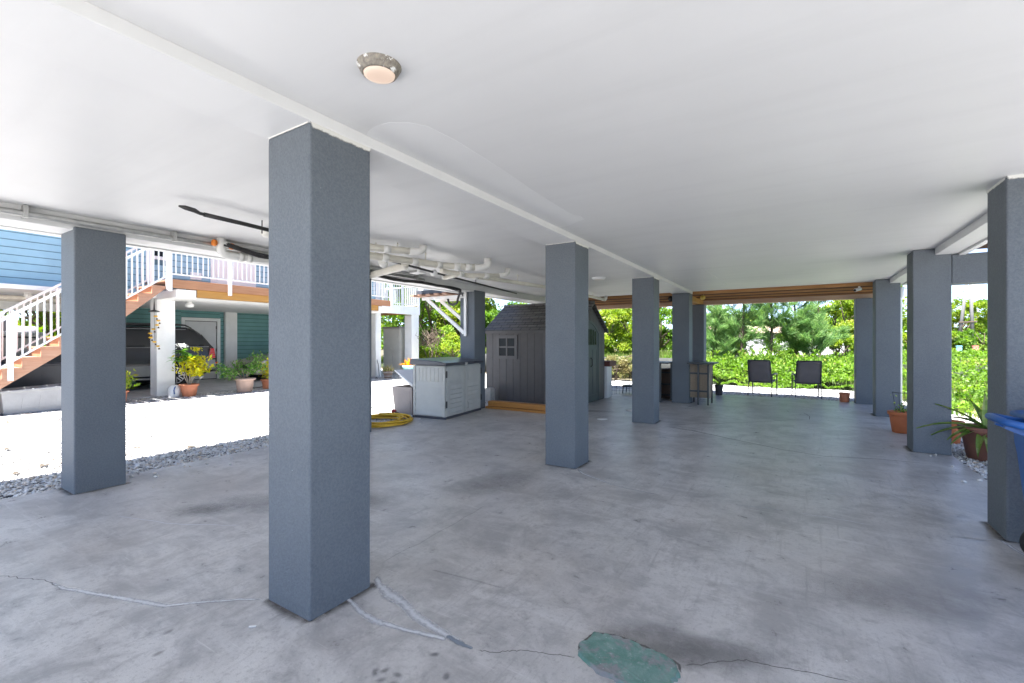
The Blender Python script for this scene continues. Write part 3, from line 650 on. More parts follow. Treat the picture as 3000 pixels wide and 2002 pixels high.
mesh("insulated_pipe", MB().tube([(-5.88, 2.78, 2.69), (-5.86, 2.95, 2.66), (-5.86, 3.2, 2.615), (-5.86, 3.6, 2.60), (-5.86, 4.4, 2.60), (-5.86, 4.9, 2.615), (-5.87, 5.3, 2.58), (-5.87, 5.8, 2.565), (-5.88, 6.2, 2.60), (-5.92, 6.7, 2.585), (-5.96, 7.2, 2.60), (-6.05, 7.6, 2.60), (-6.28, 7.86, 2.56), (-6.36, 7.9, 2.45), (-6.40, 7.92, 2.36), (-6.55, 7.96, 2.32), (-6.68, 7.98, 2.36), (-6.74, 8.0, 2.50)], .026, 10), MT['cable'], ln_)
mesh("cable", MB().tube([(-5.84, 2.8, 2.66), (-5.82, 3.2, 2.58), (-5.82, 3.8, 2.575), (-5.83, 4.8, 2.60), (-5.83, 5.5, 2.545), (-5.85, 6.2, 2.57), (-5.9, 7.0, 2.565), (-6.08, 7.65, 2.56), (-6.22, 7.9, 2.50)], .012, 8), MT['cable2'], ln_)
for y_, z_ in ((2.72, 2.68), (2.92, 2.67)): mesh("strap", MB().lathe([(.035, -.02), (.042, 0), (.035, .02)], (-5.90, y_, z_), 10, axis='y'), MT['orange'], ln_)
mesh("strap", MB().lathe([(.03, -.05), (.045, 0), (.035, .06)], (-5.89, 2.82, 2.68), 10, axis='y'), MT['white'], ln_)
pp = thing("black_pole", "long black pole with a hooked end slung under the ceiling", "pole", (-5.0, 5, 2.7))
mesh("shaft", MB().tube([(-4.57, 2.02, 2.655), (-4.585, 2.4, 2.650), (-4.82, 4.3, 2.64), (-5.1, 6.2, 2.62), (-5.45, 8.9, 2.60)], [.021, .021, .019, .017, .014], 8), MT['black'], pp)
mesh("hook", MB().tube([(-4.57, 2.02, 2.655), (-4.57, 1.985, 2.657), (-4.58, 1.95, 2.675), (-4.60, 1.88, 2.688), (-4.62, 1.84, 2.695)], [.016, .016, .022, .021, .008], 8), MT['black'], pp)
for x, y in ((-4.66, 2.6), (-5.2, 7.0)): mesh("hanger", MB().tube([(x, y, 2.745), (x, y, 2.61)], .006, 6), MT['wire'], pp)
em = thing("emergency_light", "small white twin vent light box fixed to the ceiling", "light fixture", (-5.22, 5.45, 2.69))
mesh("body", MB().box(-5.32, -5.10, 5.36, 5.52, 2.60, 2.67), MT['white'], em, .012); mesh("lamp_head", MB().lathe([(.05, 0), (.055, .05), (.03, .09)], (-5.06, 5.62, 2.62), 14, axis='x'), MT['white'], em); mesh("mount", MB().box(-5.24, -5.18, 5.41, 5.47, 2.67, 2.745), MT['white'], em); mesh("grille", MB().box(-5.31, -5.15, 5.352, 5.359, 2.612, 2.645), MT['galv'], em)
cm = thing("security_camera", "white bullet security camera under the wooden deck joist", "camera", (1.12, 12.12, 2.67))
mesh("body", MB().tube([(1.14, 12.14, 2.62), (1.04, 12.02, 2.585)], .035, 14), MT['white'], cm); mesh("lens", MB().tube([(1.039, 12.018, 2.5845), (1.033, 12.011, 2.582)], .027, 14), MT['black'], cm); mesh("mount", MB().tube([(1.12, 12.12, 2.675), (1.12, 12.12, 2.63)], .02, 10), MT['white'], cm)
fl = thing("flood_light", "yellowed round flood lamp under the deck beside the far column", "lamp", (-2.0, 12.2, 2.67))
mesh("lamp_head", MB().lathe([(.02, .07), (.05, .05), (.062, 0), (.05, -.03), (.001, -.035)], (-2.0, 12.2, 2.60), 18, axis='y'), M("yellowed_lamp_glass", (.55, .40, .08), .3), fl); mesh("mount", MB().tube([(-2.0, 12.26, 2.6), (-2.0, 12.3, 2.67)], .012, 8), MT['white'], fl)
fl = thing("flood_light", "dark round flood lamp with a drooping wire under the deck", "lamp", (-2.78, 12.2, 2.66))
mesh("lamp_head", MB().lathe([(.03, .06), (.06, .02), (.065, -.02), (.001, -.03)], (-2.78, 12.2, 2.61), 18, axis='y'), MT['black'], fl); mesh("wire", MB().tube([(-3.1, 12.1, 2.67), (-3.08, 12.12, 2.58), (-2.95, 12.15, 2.53), (-2.8, 12.2, 2.53), (-2.7, 12.25, 2.56)], .007, 6), MT['cable2'], fl)
# ================================================================== THINGS STANDING ON THE SLAB
def lthing(name, label, cat, loc, rz=0, group=None):
    o = thing(name, label, cat, loc, group); o.rotation_euler = (0, 0, rz); ORG[o.name] = Vector((0, 0, 0)); return o
# --- resin storage locker
lk = lthing("storage_locker", "light grey resin storage locker with double doors and a dark lid", "storage locker", (-5.71, 6.70, 0), R(7.5))
m = MB(); m.box(-.74, -.02, .03, 1.41, .03, 1.03)
mesh("body", m, MT['locker'], lk, .015)
m = MB()   # -Y side: stiles, horizontal laps and the upper ribbed panel
m.box(-.745, -.70, .004, .031, .03, 1.02); m.box(-.06, -.006, .004, .031, .03, 1.02)
for k in range(6): m.add([(-.70, .006, .06 + .11 * k), (-.06, .006, .06 + .11 * k), (-.06, .024, .06 + .11 * k + .106), (-.70, .024, .06 + .11 * k + .106), (-.70, .031, .06 + .11 * k), (-.06, .031, .06 + .11 * k)], [(0, 1, 2, 3), (0, 4, 5, 1)])
for k in range(7): m.box(-.695 + .09 * k, -.695 + .09 * k + .083, .014, .031, .72, .985)
m.box(-.70, -.06, .016, .031, .985, 1.02)
mesh("side_panel", m, MT['locker'], lk)
for i, (y0, y1) in enumerate(((.04, .715), (.725, 1.40))):
    m = MB(); m.box(-.018, .012, y0, y1, .05, 1.01)
    for k in range(6): m.add([(.0125, y0 + .12, .10 + .09 * k), (.0125, y1 - .10, .10 + .09 * k), (.026, y1 - .10, .10 + .09 * k + .012), (.026, y0 + .12, .10 + .09 * k + .012), (.0125, y0 + .12, .10 + .09 * k + .085), (.0125, y1 - .10, .10 + .09 * k + .085)], [(0, 1, 2, 3), (3, 2, 5, 4)])
    m.box(.0122, .022, y0 + .12, y1 - .10, .70, .93)
    m.box(.0122, .018, y0 + .02, y0 + .06, .06, 1.0); m.box(.0122, .018, y1 - .06, y1 - .02, .06, 1.0)
    dr = mesh("door", m, MT['locker'], lk, .004)
    for z in (.22, .80): mesh("hinge", MB().box(.012, .03, (y0 - .03) if i == 0 else (y1 - .005), (y0 + .005) if i == 0 else (y1 + .03), z, z + .13), MT['black'], dr, .004)
    if i: mesh("handle", MB().tube([(.02, y0 + .10, .12), (.045, y0 + .10, .14), (.045, y0 + .10, .24), (.02, y0 + .10, .26)], .008, 6), MT['locker'], dr)
m = MB(); m.prism([(.05, -.04, 1.03), (.05, -.04, 1.085), (-.20, -.04, 1.125), (-.80, -.04, 1.155), (-.80, -.04, 1.04)], (0, 1.52, 0)); mesh("lid", m, MT['lid'], lk, .015)
mesh("latch", MB().box(.05, .07, .68, .76, 1.02, 1.075), MT['galv'], lk, .004); mesh("base", MB().box(-.76, .015, 0, 1.43, 0, .045), MT['lid'], lk, .006)
# --- open deck box behind it
db = thing("deck_box", "taupe resin deck box with its lid propped open beside the grey locker", "deck box", (-6.98, 7.3, -.03))
m = MB(); m.add([(-7.22, 6.86, -.03), (-6.72, 6.86, -.03), (-6.72, 7.9, -.03), (-7.22, 7.9, -.03), (-7.27, 6.82, .55), (-6.70, 6.82, .55), (-6.70, 7.94, .55), (-7.27, 7.94, .55), (-7.24, 6.85, .55), (-6.73, 6.85, .55), (-6.73, 7.91, .55), (-7.24, 7.91, .55), (-7.2, 6.89, .02), (-6.74, 6.89, .02), (-6.74, 7.87, .02), (-7.2, 7.87, .02)],
    [(0, 1, 5, 4), (1, 2, 6, 5), (2, 3, 7, 6), (3, 0, 4, 7), (4, 5, 9, 8), (5, 6, 10, 9), (6, 7, 11, 10), (7, 4, 8, 11), (9, 8, 12, 13), (10, 9, 13, 14), (11, 10, 14, 15), (8, 11, 15, 12), (12, 15, 14, 13), (0, 3, 2, 1)])
for k in range(7):
    z = .10 + .055 * k; m.box(-7.13, -6.76, 6.838 - .003 * k + .004, 6.866, z, z + .048)
mesh("body", m, MT['deckbox'], db)
mesh("lid", MB().prism([(-6.70, 6.84, .555), (-6.70, 6.84, .62), (-7.21, 6.84, .90), (-7.23, 6.84, .885)], (0, 1.08, 0)), MT['white'], db, .008)
# --- yellow hose
hs = thing("garden_hose", "yellow hose coiled on the slab edge with a red valve", "hose", (-6.5, 5.8, 0))
pts = []
for i in range(260):
    a = i * .155; r_ = .47 + .07 * math.sin(i * .21) + .03 * math.sin(i * .057); lay = i // 41
    pts.append((-6.52 + r_ * math.cos(a) + .03 * math.sin(lay * 2.1), 5.82 + r_ * 1.05 * math.sin(a) + .04 * math.cos(lay * 1.7), .018 + .012 * lay + .012 * math.sin(a * 1.3 + lay)))
pts += [(-6.35, 6.35, .06), (-6.55, 6.52, .05), (-6.75, 6.55, .04)]
mesh("tube", MB().tube(pts, .016, 7), MT['yellow'], hs)
mesh("nozzle", MB().tube([(-6.72, 6.55, .04), (-6.85, 6.55, .06), (-6.9, 6.55, .075)], [.018, .022, .016], 8), MT['black'], hs); mesh("valve", MB().lathe([(.001, -.03), (.05, -.02), (.055, .01), (.03, .04), (.001, .045)], (-6.93, 6.55, .085), 12), MT['red'], hs)
# --- garden shed
sh = thing("garden_shed", "brown grey resin garden shed with shingled gable roof and small window", "shed", (-5.5, 10.5, 0))
X0, X1, Y0, Y1, ZE, ZR = -6.83, -4.30, 9.66, 11.45, 1.80, 2.42; YM = (Y0 + Y1) / 2
def planks_x(m, x0, x1, y, z0, z1, wd, skip=None):
    x = x0
    while x < x1 - .01:
        xe = min(x + wd, x1); m.box(x + .004, xe - .004, y - .012, y + .01, z0, z1); x = xe
m = MB(); m.box(X0, X1 - .012, Y0, Y1, 0, ZE); planks_x(m, X0, X1, Y0, .0, ZE - .01, .205)
m.prism([(X1 - .012, Y0, ZE), (X1 - .012, Y1, ZE), (X1 - .012, YM, ZR - .03)], (-.05, 0, 0)); m.prism([(X0 + .05, Y0, ZE), (X0 + .05, Y1, ZE), (X0 + .05, YM, ZR - .03)], (-.05, 0, 0))
for k in range(9):
    ya, yb = Y0 + .2 * k, min(Y0 + .2 * k + .2, Y1); ht = lambda y: ZE + (ZR - .05 - ZE) * (1 - abs(y - YM) / (YM - Y0))
    if yb - ya < .03: continue
    m.prism([(X1 - .012, ya + .004, .02), (X1 - .012, yb - .004, .02), (X1 - .012, yb - .004, ht(yb - .004) - .01), (X1 - .012, ya + .004, ht(ya + .004) - .01)], (.014, 0, 0))
mesh("wall", m, MT['shed'], sh)
m = MB(); ov = .10; sl_ = (ZR - ZE) / (YM - Y0); ze = ZE - sl_ * ov
for sgn in (1, -1):
    ye = Y0 - ov if sgn == 1 else Y1 + ov
    m.prism([(X0 - .03, ye, ze), (X0 - .03, YM, ZR), (X0 - .03, YM, ZR + .035), (X0 - .03, ye, ze + .035)], (X1 - X0 + .11, 0, 0))
    n_ = 6
    for k in range(n_):   # lapped shingle courses
        f0, f1 = k / n_, (k + 1) / n_ + .02; a0 = (ye + (YM - ye) * f0, ze + (ZR - ze) * f0 + .052); a1 = (ye + (YM - ye) * min(f1, 1), ze + (ZR - ze) * min(f1, 1) + .037)
        m.prism([(X0 - .028, a0[0], a0[1]), (X0 - .028, a1[0], a1[1]), (X0 - .028, a1[0], a1[1] - .02), (X0 - .028, a0[0], a0[1] - .02)], (X1 - X0 + .106, 0, 0))
rf = mesh("roof", m, MT['shingle'], sh); mesh("ridge_cap", MB().tube([(X0 - .03, YM, ZR + .05), (X1 + .08, YM, ZR + .05)], .035, 8), MT['shingle'], rf)
mesh("eave_trim", MB().box(X0 - .03, X1 + .08, Y0 - ov - .012, Y0 - ov - .002, ze - .03, ze + .04), MT['shed'], sh)
m = MB()
for xa, xb, za, zb in ((-6.50, -6.42, 1.06, 1.66), (-5.96, -5.88, 1.06, 1.66), (-6.42, -5.96, 1.06, 1.14), (-6.42, -5.96, 1.58, 1.66), (-6.21, -6.17, 1.14, 1.58), (-6.42, -6.21, 1.34, 1.38), (-6.17, -5.96, 1.34, 1.38)): m.box(xa, xb, Y0 - .035, Y0 - .012, za, zb)
wn = mesh("window", m, MT['shedtrim'], sh); mesh("pane", MB().box(-6.42, -5.96, Y0 - .018, Y0 - .0125, 1.14, 1.58), MT['glass'], wn)
m = MB(); ya, yb = 9.86, 10.92; m.box(X1 + .003, X1 + .03, ya, yb, .03, 1.70); arch = [(X1 + .003, ya, 1.70)] + [(X1 + .003, ya + (yb - ya) * k / 12, 1.70 + .24 * math.sin(math.pi * k / 12)) for k in range(1, 12)] + [(X1 + .003, yb, 1.70)]; m.prism(arch, (.027, 0, 0))
dd = mesh("door", m, MT['sheddoor'], sh)
m = MB(); ya2, yb2 = ya - .06, yb + .06; a1 = [(X1 + .004, ya2 + (yb2 - ya2) * k / 14, 1.72 + .29 * math.sin(math.pi * k / 14)) for k in range(15)]; a2 = [(X1 + .004, ya + (yb - ya) * k / 14, 1.70 + .245 * math.sin(math.pi * k / 14)) for k in range(15)]
for k in range(14): m.prism([a1[k], a1[k + 1], a2[k + 1], a2[k]], (.04, 0, 0))
m.box(X1 + .004, X1 + .044, ya2, ya - .001, .03, 1.72); m.box(X1 + .004, X1 + .044, yb + .001, yb2, .03, 1.72); mesh("door_frame", m, MT['sheddoor'], sh)
m = MB()
for k in range(6): m.box(X1 + .0305, X1 + .034, ya + .10 + .145 * k, ya + .10 + .145 * k + .115, 1.42, 1.74 + .06 * math.sin(math.pi * (k + .5) / 6))
mesh("pane", m, MT['glass'], dd)
m = MB()
for k in range(3): m.box(X1 + .0305, X1 + .04, ya + .08 + .31 * k, ya + .08 + .31 * k + .07, .20, 1.30)
m.box(X1 + .0305, X1 + .04, ya + .05, yb - .05, 1.31, 1.38); m.box(X1 + .0305, X1 + .04, ya + .05, yb - .05, .10, .19); m.box(X1 + .0305, X1 + .04, yb - .09, yb - .03, .20, 1.30)
mesh("door_rail", m, MT['sheddoor'], dd); mesh("handle", MB().tube([(X1 + .03, 10.44, .88), (X1 + .07, 10.44, .92), (X1 + .07, 10.44, 1.06), (X1 + .03, 10.44, 1.10)], .014, 8), MT['black'], dd)
# --- lumber, foundation block, counter
for k, (y, z, dx, mt, lb) in enumerate(((8.34, .0, 0, 'lumber', "lower orange board lying on the slab in front of the shed"), (8.40, .055, .03, 'lumber', "long orange board lying on top of another before the shed"), (8.60, .0, -.05, 'lumber', "orange board lying closest to the shed wall"))):
    tag(mesh("lumber_board", MB().box(-5.93 + dx, -4.0 + dx, y, y + .19 - .03 * k, z + .002, z + .05 + (.06 if k == 1 else 0)), MT[mt], origin=(-4.6, y, 0), bevel=.006), lb, "board", "orange boards by the shed")
tag(mesh("concrete_pier", MB().box(-6.62, -6.42, 9.25, 9.45, 0, .32).box(-6.60, -6.44, 9.27, 9.43, .32, .345), M("pale_rough_concrete", (.42, .40, .37), .9, .2, 8, .6, 30), origin=(-6.5, 9.35, 0), bevel=.01), "short rough concrete pier at the left corner of the shed", "concrete pier")
ct = thing("work_counter", "white counter with a dark red wooden top beyond the shed", "counter", (-4.45, 11.75, 0))
mesh("top", MB().box(-5.0, -4.18, 11.52, 12.05, .84, .98), MT['redwood'], ct, .008); mesh("side_panel", MB().box(-4.36, -4.26, 11.54, 11.90, 0, .838), MT['white'], ct, .006); mesh("side_panel", MB().box(-4.98, -4.88, 11.54, 11.90, 0, .838), MT['white'], ct, .006)
# --- exercise pen, foot stool, plate
m = MB(); P = [(-4.45, 12.15), (-4.34, 12.48), (-4.0, 12.6), (-3.4, 12.7), (-2.75, 12.75), (-2.25, 12.4), (-1.85, 12.45)]
for (xa, ya_), (xb, yb_) in zip(P, P[1:]):
    n_ = max(2, int(math.hypot(xb - xa, yb_ - ya_) / .075))
    for k in range(n_ + 1): f = k / n_; m.tube([(xa + (xb - xa) * f, ya_ + (yb_ - ya_) * f, .01), (xa + (xb - xa) * f, ya_ + (yb_ - ya_) * f, .60)], .003 if 0 < k < n_ else .006, 4, cap=False)
    for z in (.02, .12, .22, .34, .46, .59): m.tube([(xa, ya_, z), (xb, yb_, z)], .003, 4, cap=False)
tag(mesh("wire_pen", m, MT['wire'], origin=(-3.4, 12.5, 0)), "low folding wire mesh pet pen standing behind the columns", "pet pen")
fs = thing("foot_stool", "low black metal foot stool inside the wire pen", "stool", (-4.1, 13.05, 0))
mesh("seat", MB().box(-4.3, -3.85, 12.87, 13.25, .19, .235), MT['frame'], fs, .01)
for x in (-4.27, -3.88):
    for y in (12.9, 13.22): mesh("leg", MB().tube([(x, y, .19), (x - .02 if x < -4 else x + .02, y, 0)], .014, 6), MT['frame'], fs)
tag(mesh("white_plate", MB().lathe([(.16, .004), (.17, .012), (.12, .016), (.001, .014)], (-3.0, 9.75, 0), 28), MT['white'], origin=(-3.0, 9.75, 0)), "flat white round plate lying on the slab behind the columns", "plate")
tag(mesh("white_plate", MB().lathe([(.1, .004), (.105, .01), (.06, .013), (.001, .012)], (-3.18, 8.35, 0), 24), MT['white'], origin=(-3.18, 8.35, 0)), "smaller white dish lying on the slab between two columns", "plate")
# --- bar tables
bt = thing("bar_table", "dark metal bar table with tan woven panels right of the far column", "bar table", (-1.95, 11.75, 0))
mesh("tabletop", MB().box(-2.22, -1.62, 11.36, 12.12, .965, 1.0), MT['frame'], bt, .006)
for x, y in ((-1.99, 11.50), (-1.77, 11.50), (-1.76, 11.98), (-2.17, 11.98)): mesh("leg", MB().bar((x, y, 0), (x, y + .02, .965), .04, .04), MT['frame'], bt)
for z in (.30, .72): mesh("rail", MB().box(-2.18, -1.76, 11.53, 11.56, z, z + .04), MT['frame'], bt)
mesh("woven_panel", MB().box(-2.18, -1.79, 11.565, 11.585, .16, .95), MT['tan'], bt); mesh("side_panel", MB().add([(-1.765, 11.56, .14), (-1.765, 11.95, .14), (-1.74, 11.95, .95), (-1.74, 11.56, .95), (-1.78, 11.56, .14), (-1.78, 11.95, .14), (-1.755, 11.95, .95), (-1.755, 11.56, .95)], [(0, 1, 2, 3), (7, 6, 5, 4), (0, 4, 5, 1), (1, 5, 6, 2), (2, 6, 7, 3), (3, 7, 4, 0)]), MT['tan'], bt)
b2 = thing("bar_table", "dark metal bar table with brown side panel left of the far column", "bar table", (-3.0, 11.8, 0))
mesh("tabletop", MB().box(-3.4, -2.66, 11.36, 12.1, .955, .99), MT['frame'], b2, .006)
for x, y in ((-2.87, 11.48), (-3.34, 11.48), (-2.72, 12.02), (-3.34, 12.02)): mesh("leg", MB().bar((x, y, 0), (x, y, .955), .045, .045), MT['frame'], b2)
mesh("rail", MB().box(-3.32, -2.88, 11.465, 11.495, .30, .335), MT['frame'], b2); mesh("woven_panel", MB().box(-3.32, -2.93, 11.50, 11.52, .08, .93), MT['darkwood'], b2)
dr = thing("rain_barrel", "dark brown drum standing under the left bar table", "barrel", (-2.86, 12.35, 0))
mesh("body", MB().lathe([(.24, .02), (.27, .1), (.285, .4), (.27, .72), (.25, .78), (.02, .80)], (-2.86, 12.35, 0), 28), MT['darkwood'], dr)
for z in (.12, .40, .70): mesh("hoop", MB().lathe([(.284, z - .02), (.292, z), (.284, z + .02)], (-2.86, 12.35, 0), 28), MT['black'], dr)
# --- patio chairs
def patio_chair(label, pil):
    t_ = lthing("patio_chair", label, "patio chair", (0, 0, 0), 0, "grey sling patio chairs at the slab's end")
    b0, b1 = (0, -.26, .39), (0, -.43, 1.0)
    m = MB()
    for s in (-1, 1): m.tube([(s * .28, -.245, .36), (s * .285, -.26, .42), (s * .275, -.42, .985), (s * .265, -.427, 1.0)], .015, 8)
    m.tube([(-.268, -.427, 1.0), (.268, -.427, 1.0)], .015, 8); m.tube([(-.28, -.255, .40), (.28, -.255, .40)], .013, 8)
    mesh("back_frame", m, MT['frame'], t_)
    m = MB(); n_ = 14; vs = []
    for k in range(n_ + 1):
        f = k / n_; y, z = -.258 - .166 * f, .40 + .59 * f; bow = .018 * math.sin(math.pi * f) + (.006 if k in (4, 9) else 0)
        for i in range(7): x = -.27 + .54 * i / 6; vs.append((x, y - bow * math.sin(math.pi * i / 6), z))
    m.add(vs, [(k * 7 + i, k * 7 + i + 1, k * 7 + i + 8, k * 7 + i + 7) for k in range(n_) for i in range(6)], 0, True); bk = mesh("backrest", m, MT['sling'], t_)
    sd = bk.modifiers.new("thickness", 'SOLIDIFY'); sd.thickness = .012
    if pil:
        mesh("head_pillow", MB().tube([(-.25, -.436, .955), (-.20, -.44, .93), (-.1, -.445, .925), (.1, -.445, .925), (.20, -.44, .93), (.25, -.436, .955)], [.006, .012, .014, .014, .012, .006], 8), MT['sling'], t_)
    m = MB(); vs = []
    for k in range(9):
        f = k / 8; y, z = -.25 + .52 * f, .395 + .03 * f - .02 * math.sin(math.pi * f)
        for i in range(5): vs.append((-.265 + .53 * i / 4, y, z - .012 * math.sin(math.pi * i / 4)))
    m.add(vs, [(k * 5 + i, k * 5 + i + 1, k * 5 + i + 6, k * 5 + i + 5) for k in range(8) for i in range(4)], 0, True); se = mesh("seat", m, MT['sling'], t_); sd = se.modifiers.new("thickness", 'SOLIDIFY'); sd.thickness = .012
    m = MB(); m.tube([(-.28, -.25, .39), (-.28, .28, .43), (.28, .28, .43), (.28, -.25, .39)], .014, 8); mesh("seat_frame", m, MT['frame'], t_)
    for s in (-1, 1):
        mesh("leg", MB().tube([(s * .29, -.12, .60), (s * .29, -.2, .57), (s * .29, -.27, .36), (s * .295, -.33, .0)], .012, 8), MT['frame'], t_)
        mesh("leg", MB().bar((s * .31, .27, 0), (s * .31, .25, .60), .028, .05), MT['frame'], t_)
        mesh("arm", MB().tube([(s * .30, -.30, .60), (s * .31, -.1, .625), (s * .315, .12, .625), (s * .31, .30, .60)], [.018, .024, .026, .018], 8), MT['frame'], t_)
    return t_
c1 = patio_chair("grey sling patio chair nearer the dark plant pot", False); c1.location = (-.83, 14.68, -.02); c1.rotation_euler = (0, 0, R(-9))
c2 = patio_chair("grey sling patio chair with a rolled head pillow nearer the orange pot", True); c2.location = (.22, 14.83, -.02); c2.rotation_euler = (0, 0, R(7))
for c in (c1, c2): c.scale = (1.0, 1.0, 1.0)

# --- pots and plants
def pot(name, label, cat, x, y, z, rb, rt, h, mat, n=32, flute=0, rim=.02, group=None):
    t_ = thing(name, label, cat, (x, y, z), group)
    mesh("pot", MB().lathe([(rb * .9, z), (rb, z + .01), (rt * .93, z + h * .82), (rt * .93, z + h * .84), (rt + rim, z + h * .86), (rt + rim * 1.1, z + h), (rt * .9, z + h), (rt * .86, z + h * .88)], (x, y, 0), n, 0, flute), mat, t_)
    mesh("soil", MB().lathe([(.001, z + h * .90), (rt * .87, z + h * .885)], (x, y, 0), n), MT['soil'], t_)
    return t_
# aloe in the big brown pot
al = pot("potted_aloe", "long leaved aloe in a big brown clay pot by the gravel", "potted plant", 2.08, 8.24, -.03, .19, .265, .43, MT['brownpot'], rim=.012)
m = MB(); bx, by, bz = 2.06, 8.16, .38
for az, el, L, wd, dr_ in ((186, .75, .55, .04, .5), (197, .30, .72, .04, .75), (207, .1, .48, .065, .9), (215, -.05, .50, .06, .7), (240, -.2, .45, .07, 1.5), (262, -.35, .52, .075, 1.5), (100, 1.45, .45, .08, .0), (60, 1.25, .45, .07, .3), (30, .8, .5, .06, .6), (5, .4, .5, .06, .9), (330, .1, .5, .07, 1.2), (300, .2, .45, .06, 1.4), (100, .9, .5, .06, .5), (190, .15, .55, .05, .8), (80, .6, .45, .06, .6), (120, .4, .5, .06, .6)):
    m.blade((bx, by, bz), R(az), el, L * 1.08, wd * 1.5, dr_, 8, thick=.012)
rnd_attr(mesh("foliage", m, MT['lf_aloe'], al))
pot("flower_pot", "plain orange pot standing behind the big aloe pot", "flower pot", 1.93, 9.3, -.03, .13, .17, .34, MT['terra'], rim=.012)
# trellis pot
tp = pot("potted_vine", "young vine on a wire cage in a tall orange pot", "potted plant", 1.46, 9.76, 0, .125, .175, .345, MT['terra'], rim=.01)
m = MB()
for a in range(4): q_ = R(45 + 90 * a + 20); m.tube([(1.46 + .07 * math.cos(q_), 9.76 + .07 * math.sin(q_), .3), (1.46 + .12 * math.cos(q_), 9.76 + .12 * math.sin(q_), .66)], .004, 5)
m.tube([(1.46 + .12 * math.cos(R(65 + 90 * a)), 9.76 + .12 * math.sin(R(65 + 90 * a)), .655) for a in range(5)], .004, 5); mesh("wire_cage", m, MT['wire'], tp)
mesh("stem", MB().tube([(1.46, 9.76, .3), (1.43, 9.72, .4), (1.48, 9.74, .5), (1.55, 9.72, .56)], .005, 5), MT['twig'], tp)
leafmesh("foliage", [(1.44 + rnd.gauss(0, .06), 9.73 + rnd.gauss(0, .05), .34 + abs(rnd.gauss(0, .08))) for _ in range(60)], .045, MT['lf_broad'], tp)
# low orange pot at the end of the slab
ep = pot("flower_pot", "low orange pot with a dry twig at the far slab edge", "flower pot", 1.0, 13.98, 0, .10, .118, .225, MT['terra2'], rim=.006)
mesh("stem", MB().tube([(1.0, 13.98, .18), (1.01, 13.97, .26), (.99, 13.98, .34)], .004, 5).tube([(1.01, 13.97, .26), (1.05, 13.96, .31)], .003, 5), MT['twig'], ep)
# dark pot with spiky plant
sp_ = pot("potted_agave", "spiky green plant in a dark pot beside the bar table", "potted plant", -1.86, 13.92, 0, .085, .115, .28, MT['darkpot'], rim=.008)
m = MB()
for k in range(26): m.blade((-1.86, 13.92, .25), rnd.uniform(0, 6.28), rnd.uniform(.35, 1.4), rnd.uniform(.25, .42), .028, rnd.uniform(.1, .7), 5)
rnd_attr(mesh("foliage", m, MT['lf_aloe'], sp_))
# --- blue wheeled bin
bn = thing("wheeled_bin", "blue plastic wheeled bin standing beside the nearest right column", "bin", (1.5, 4.2, 0))
m = MB(); ra, rb_ = (1.285, 1.78, 4.00, 4.44), (1.225, 1.88, 3.93, 4.50)
prof = [(ra, .08), ((1.275, 1.80, 3.99, 4.45), .30), ((1.24, 1.85, 3.95, 4.48), .72), ((1.23, 1.87, 3.94, 4.49), .80), (rb_, .93), (rb_, .97)]
vs = []
for (a, b, c_, d), z in prof: vs += [(a, c_, z), (b, c_, z), (b, d, z), (a, d, z)]
m.add(vs, [(0, 3, 2, 1)] + [(k * 4 + i, k * 4 + (i + 1) % 4, k * 4 + 4 + (i + 1) % 4, k * 4 + 4 + i) for k in range(len(prof) - 1) for i in range(4)]); mesh("body", m, MT['bin'], bn, .02)
m = MB(); m.prism([(1.22, 3.90, .975), (1.22, 3.90, 1.01), (1.5, 3.90, 1.05), (1.90, 3.90, 1.02), (1.90, 3.90, .975)], (0, .63, 0)); mesh("lid", m, MT['bin'], bn, .015)
m = MB(); m.tube([(1.2, 3.97, .955), (1.08, 3.97, .985), (1.055, 4.0, .99), (1.055, 4.27, .99), (1.08, 4.31, .985), (1.25, 4.31, .955)], .024, 10); m.bar((1.22, 4.06, .90), (1.075, 4.06, .965), .03, .05); m.bar((1.25, 4.22, .90), (1.075, 4.22, .965), .03, .05); mesh("handle", m, MT['bin'], bn)
for y in (3.93, 4.38): wh = mesh("wheel", MB().lathe([(.06, -.03), (.12, -.03), (.128, -.015), (.128, .015), (.12, .03), (.06, .03)], (1.36, y, .128), 28, axis='y'), MT['rubber'], bn); mesh("hub", MB().lathe([(.001, -.034), (.05, -.034), (.055, .034), (.001, .034)], (1.36, y, .128), 16, axis='y'), MT['black'], wh)
mesh("axle", MB().tube([(1.36, 3.93, .128), (1.36, 4.38, .128)], .012, 8), MT['galv'], bn)
bn.location = (1.56, 4.30, 0)
# --- air conditioner on its wall bracket (outside the left edge)
ac = thing("air_conditioner", "air conditioner on a white bracket and wooden slats outside the left column", "air conditioner", (-6.9, 8.2, 2.55))
for y in (7.965, 8.455):
    bk = mesh("bracket", MB().box(-6.25, -6.19, y, y + .05, 1.62, 2.60).box(-7.50, -6.251, y, y + .05, 2.47, 2.54), MT['white'], ac, .003)
    mesh("brace", MB().bar((-6.25, y + .025, 1.69), (-7.34, y + .025, 2.48), .045, .075), MT['white'], bk)
for k in range(5): mesh("slat", MB().box(-7.62 + .24 * k, -7.50 + .24 * k, 7.7, 8.9, 2.542, 2.58), MT['stairwood'], ac, .003)
mesh("body", MB().box(-7.48, -6.62, 7.86, 8.22, 2.68, 3.35), MT['white'], ac, .01); mesh("base_tray", MB().box(-7.52, -6.56, 7.80, 8.28, 2.582, 2.675), MT['lid'], ac, .01)
m = MB()
for k in range(16): m.box(-7.46 + .052 * k, -7.445 + .052 * k, 7.848, 7.858, 2.70, 3.3)
for z in (2.78, 2.95, 3.12): m.box(-7.47, -6.64, 7.842, 7.848, z, z + .012)
mesh("grille", m, MT['galv'], ac)
